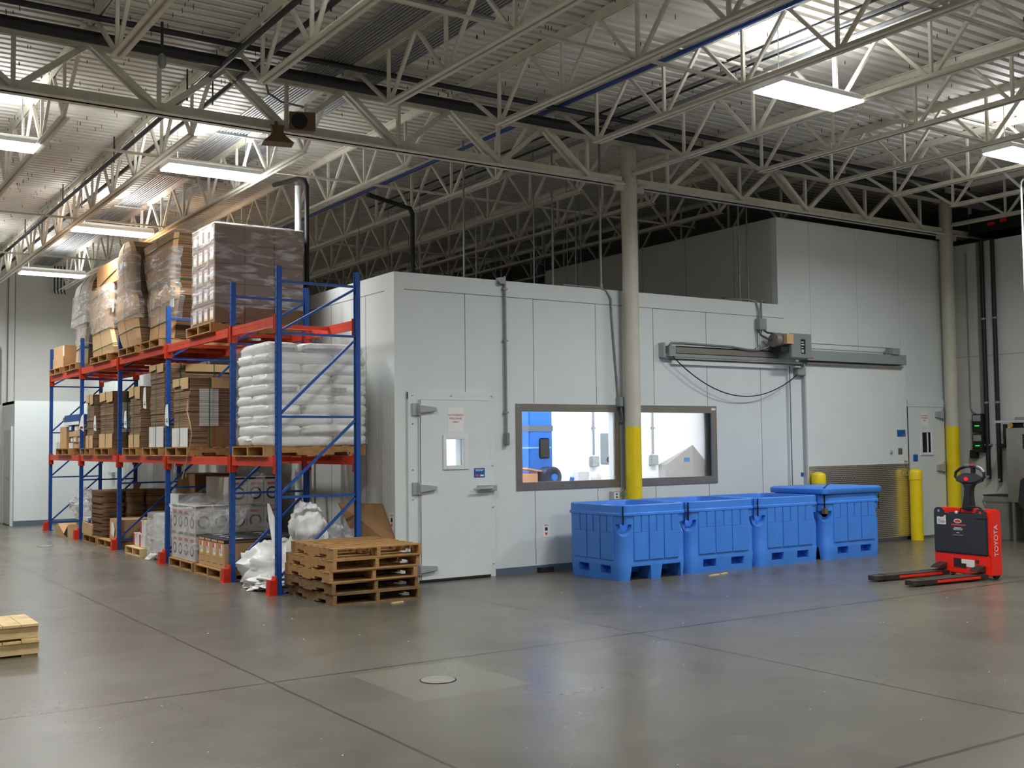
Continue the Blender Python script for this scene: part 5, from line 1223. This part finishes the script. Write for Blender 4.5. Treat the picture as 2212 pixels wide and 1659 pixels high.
def curvy_pile(lab, x0, x1, y0, y1, z0, z1, seed, m):
    t = thing('flat_carton_pile', lab, 'cardboard pile', group='dark flat-carton piles'); b = MB(); n = 26; dz = (z1-z0)/n; r = random.Random(seed)
    for k in range(n):
        j = r.uniform(-.012,.012); b.loft([rounded_rect_ring(x0+j, x1+j, y0-j, y1+j, z0+dz*k+.0008, .1), rounded_rect_ring(x0+j, x1+j, y0-j, y1+j, z0+dz*(k+1)-.0008, .1)])
    b.build('flat_cartons', m, t); return t
curvy_pile('dark flat-carton pile on the floor pallet, at the aisle', -1.38, -1.0, 7.98, 8.85, .123, .90, 1, LAYERD); curvy_pile('dark flat-carton pile on the floor pallet, in the middle', -.99, -.66, 7.95, 8.85, .123, .89, 2, LAYERD); curvy_pile('dark flat-carton pile on the floor pallet, against the cooler', -.65, -.2, 7.95, 8.85, .123, .895, 3, LAYERD)
tag(MB().prism([(8.15,.13),(8.85,.16),(8.82,.36),(8.1,.33)], -1.52, -1.5, axis='x').build('carton_flap_board', CARD), 'brown board leaning against the dark flat-carton piles', 'cardboard')
tag(MB().cbox((-.7,8.4,.95), (.1,.02,.14), M=Matrix.Rotation(.4,3,'Y')).build('upright_scrap', CARDD), 'scrap of cardboard sticking up from the dark piles', 'cardboard')
for i, (z, lab) in enumerate(((.123,'lowest dark carton behind the white wrapped stack'),(.55,'middle brown carton behind the white wrapped stack'),(.86,'big brown carton atop the pile behind the white wrapped stack'))):
    carton('brown_carton', lab, -.48, 5.55-.05*i, z, .55, .9, (.42,.30,.36)[i], (CARDD,CARD,CARDD)[i], 0, True, None, 'brown cartons behind the white stack')
pallet('d', 'worn pallet behind the white wrapped stack', -.48, 5.5, 0, PI/2, None, 1.0, .6, .122)
# far end oddments
t = thing('white_cabinet', 'white slab-sided cabinet on its side below the far racking bay', 'cabinet', (-.95,10.1,0)); MB().box(-.3,.35,-.5,.5,.30,.36).build('top', WHITEP, t); MB().box(-.25,.3,-.45,.45,.02,.30).build('body', GREYB, t); MB().box(-.05,.05,-.55,-.35,.36,.85).build('panel', WHITEP, t)
t = thing('white_board', 'white board with blue print standing below the far racking bay', 'board', (-.85,9.35,0)); MB().box(-.4,.35,-.02,.02,0,.88).build('sheet', WHITEB, t); b = MB(); b.box(-.2,.1,-.022,-.0202,.7,.73); b.box(-.2,.15,-.022,-.0202,.55,.57); b.build('print_lines', BLUES, t)
t = thing('clear_bag', 'crumpled clear plastic bag heaped below the far racking bay', 'bag', (-1.1,10.5,.36))
def heap(b, cx, cy, cz, rx, ry, rz_, seed, amp=.25, fine=3.):
    n, m_ = 44, 22; rings = []
    for j in range(m_):
        th = PI*(.02+.96*j/(m_-1)); rg = []
        for i in range(n):
            a = 2*PI*i/n; d = Vector((math.sin(th)*math.cos(a), math.sin(th)*math.sin(a), math.cos(th)))
            k = 1+amp*noise.noise(d*fine+Vector((seed,0,0)))+amp*.5*noise.noise(d*fine*2.7+Vector((0,seed,0)))+amp*.28*abs(noise.noise(d*fine*6+Vector((seed,seed,0)))); z = d.z*rz_*k
            rg.append((cx+d.x*rx*k, cy+d.y*ry*k, max(cz+z, .004) if cz < rz_ else cz+z))
        rings.append(rg)
    b.loft(rings[::-1])
b = MB(); heap(b, 0,0,.2,.22,.35,.26,2,.5,3.); b.build('film', FILMW, t, smooth=60); MB().box(-.05,.05,-.1,.1,.28,.31).build('red_print', REDT, t); carton('white_small_box', 'small pale box under the clear bag, far racking bay', -1.15, 10.25, .362, .25, .3, .1, WHITEB)
t = thing('collapsed_carton', 'collapsed dark carton on the floor beside the last uprights', 'box', (-1.42,10.4,0)); b = MB(); b.prism([(-.6,.0),(.5,.0),(.6,.16),(.3,.22),(-.2,.06),(-.55,.24)], -.12, .2, axis='x'); b.build('body', CARD, t); b = MB(); b.prism([(-.5,.01),(-.2,.05),(-.5,.2)], -.125, -.12, axis='x'); b.build('dark_inside', DARKH, t)
# white plastic heap in the first bay
t = thing('white_sheeting', 'crumpled heap of white plastic sheeting in the first floor bay', 'plastic sheeting', (0,0,0))
b = MB(); heap(b, -1.08, .88, .2, .42, .54, .3, 5, .28, 3.); b.build('heap', SACK, t, smooth=85)
b = MB(); heap(b, -1.2, .55, .06, .30, .4, .12, 8, .5, 4.); b.build('spilling_edge', SACK, t, smooth=85)
b = MB(); heap(b, -.95, .35, .70, .20, .16, .26, 12, .3, 3.); b.build('upper_fold', SACK, t, smooth=85)
b = MB(); b.loft([[(-1.22,.66,.3),(-1.08,.60,.3),(-1.06,.70,.3),(-1.2,.74,.3)],[(-1.22,.74,.55),(-1.12,.70,.55),(-1.12,.78,.55),(-1.2,.8,.55)],[(-1.21,.86,.78),(-1.14,.84,.78),(-1.14,.9,.78),(-1.2,.9,.78)],[(-1.19,.95,.95),(-1.17,.94,.95),(-1.17,.96,.95),(-1.19,.96,.95)]]); b.build('standing_fold', SACK, t, smooth=60)
t = thing('bulk_bag', 'slumped white bulk bag behind the first upright', 'bag', (0,0,0)); b = MB(); heap(b, -.9, .42, .36, .24, .22, .37, 21, .22, 2.5); b.build('bag', SACK, t, smooth=85)
t = thing('clear_sheeting', 'heap of clear plastic sheeting behind the pallet stack', 'plastic sheeting', (0,0,0)); b = MB(); heap(b, -.62, .33, .3, .34, .3, .36, 31, .35, 3.); b.build('heap', film_mat('hazy_film', .42, (216,216,218), 7, (1,1,1)), t, smooth=50)
t = thing('leaning_cardboard', 'large brown cardboard sheet leaning on the cooler by the pallet stack', 'cardboard', (0,0,0))
b = MB(); v = [(-.56,.42,.96),(-.04,.36,.92),(.0-.03,.16,.0),(-.56,.16,.0)]; n_ = (Vector(v[1])-Vector(v[0])).cross(Vector(v[3])-Vector(v[0])).normalized()*.006
v = [(-.50,.50,.95),(-.015,.30,.93),(-.012,-.12,.40),(-.012,-.14,.2),(-.30,.10,.2),(-.36,.30,.5)]
b.add([Vector(p) for p in v]+[Vector(p)+Vector((.006,.006,0)) for p in v], [tuple(range(6)), tuple(range(11,5,-1))]+[(i,6+i,6+(i+1)%6,(i+1)%6) for i in range(6)]); b.build('sheet', CARDD, t)
# ------------------------------------------------------------------ floor details
for x, y, lab in ((-2.2,-4.815,'round steel floor cover in the open floor, nearest the viewer'),(-2.22,8.29,'round steel floor cover in the aisle beside the racking')):
    t = thing('floor_cover', lab, 'floor cover', (x,y,0)); MB().lathe([(.118,.0),(.118,.004),(.116,.006)], n=32).build('plate', mat('worn_floor_plate_%d' % (y>0), (150,146,138), .4, .3), t); MB().lathe([(.128,.0),(.128,.003)], n=32).build('rim', RUB, t)
for i, (x, y, a, L_, lab) in enumerate(((-.68,-1.33,.25,.16,'pale wood splinter on the floor before the pallet stack'),(3.46,-1.66,.2,.2,'longer wood splinter on the floor before the second blue bin'),(3.66,-1.62,.3,.16,'shorter wood splinter on the floor before the second blue bin'))):
    t = tag(MB().cbox((0,0,.008),(L_,.025,.014)).cbox((L_*.4,.012,.006),(L_*.3,.012,.01)).build('wood_splinter', WOODN), lab, 'splinter'); t.location = (x,y,0); t.rotation_euler = (0,0,a)
rr = random.Random(9); b = MB()
for i in range(60):
    x, y = rr.uniform(-4.5,5), rr.uniform(-8,-1.6)
    if -1.4 < x < -.2 and y > -1.3: continue
    s = rr.uniform(.003,.009); b.cbox((x,y,.002),(s*1.6,s,.003),M=Matrix.Rotation(rr.random()*6,3,'Z'))
o = b.build('floor_crumbs', PAPER); tag(o, 'tiny white scraps scattered over the concrete floor', 'debris', kind='stuff')
t = tag(MB().box(2.0,2.2,-.10,-.02,0,.06).build('dark_doorstop', RUB), 'small dark block on the floor by the nearest blue bin', 'block')
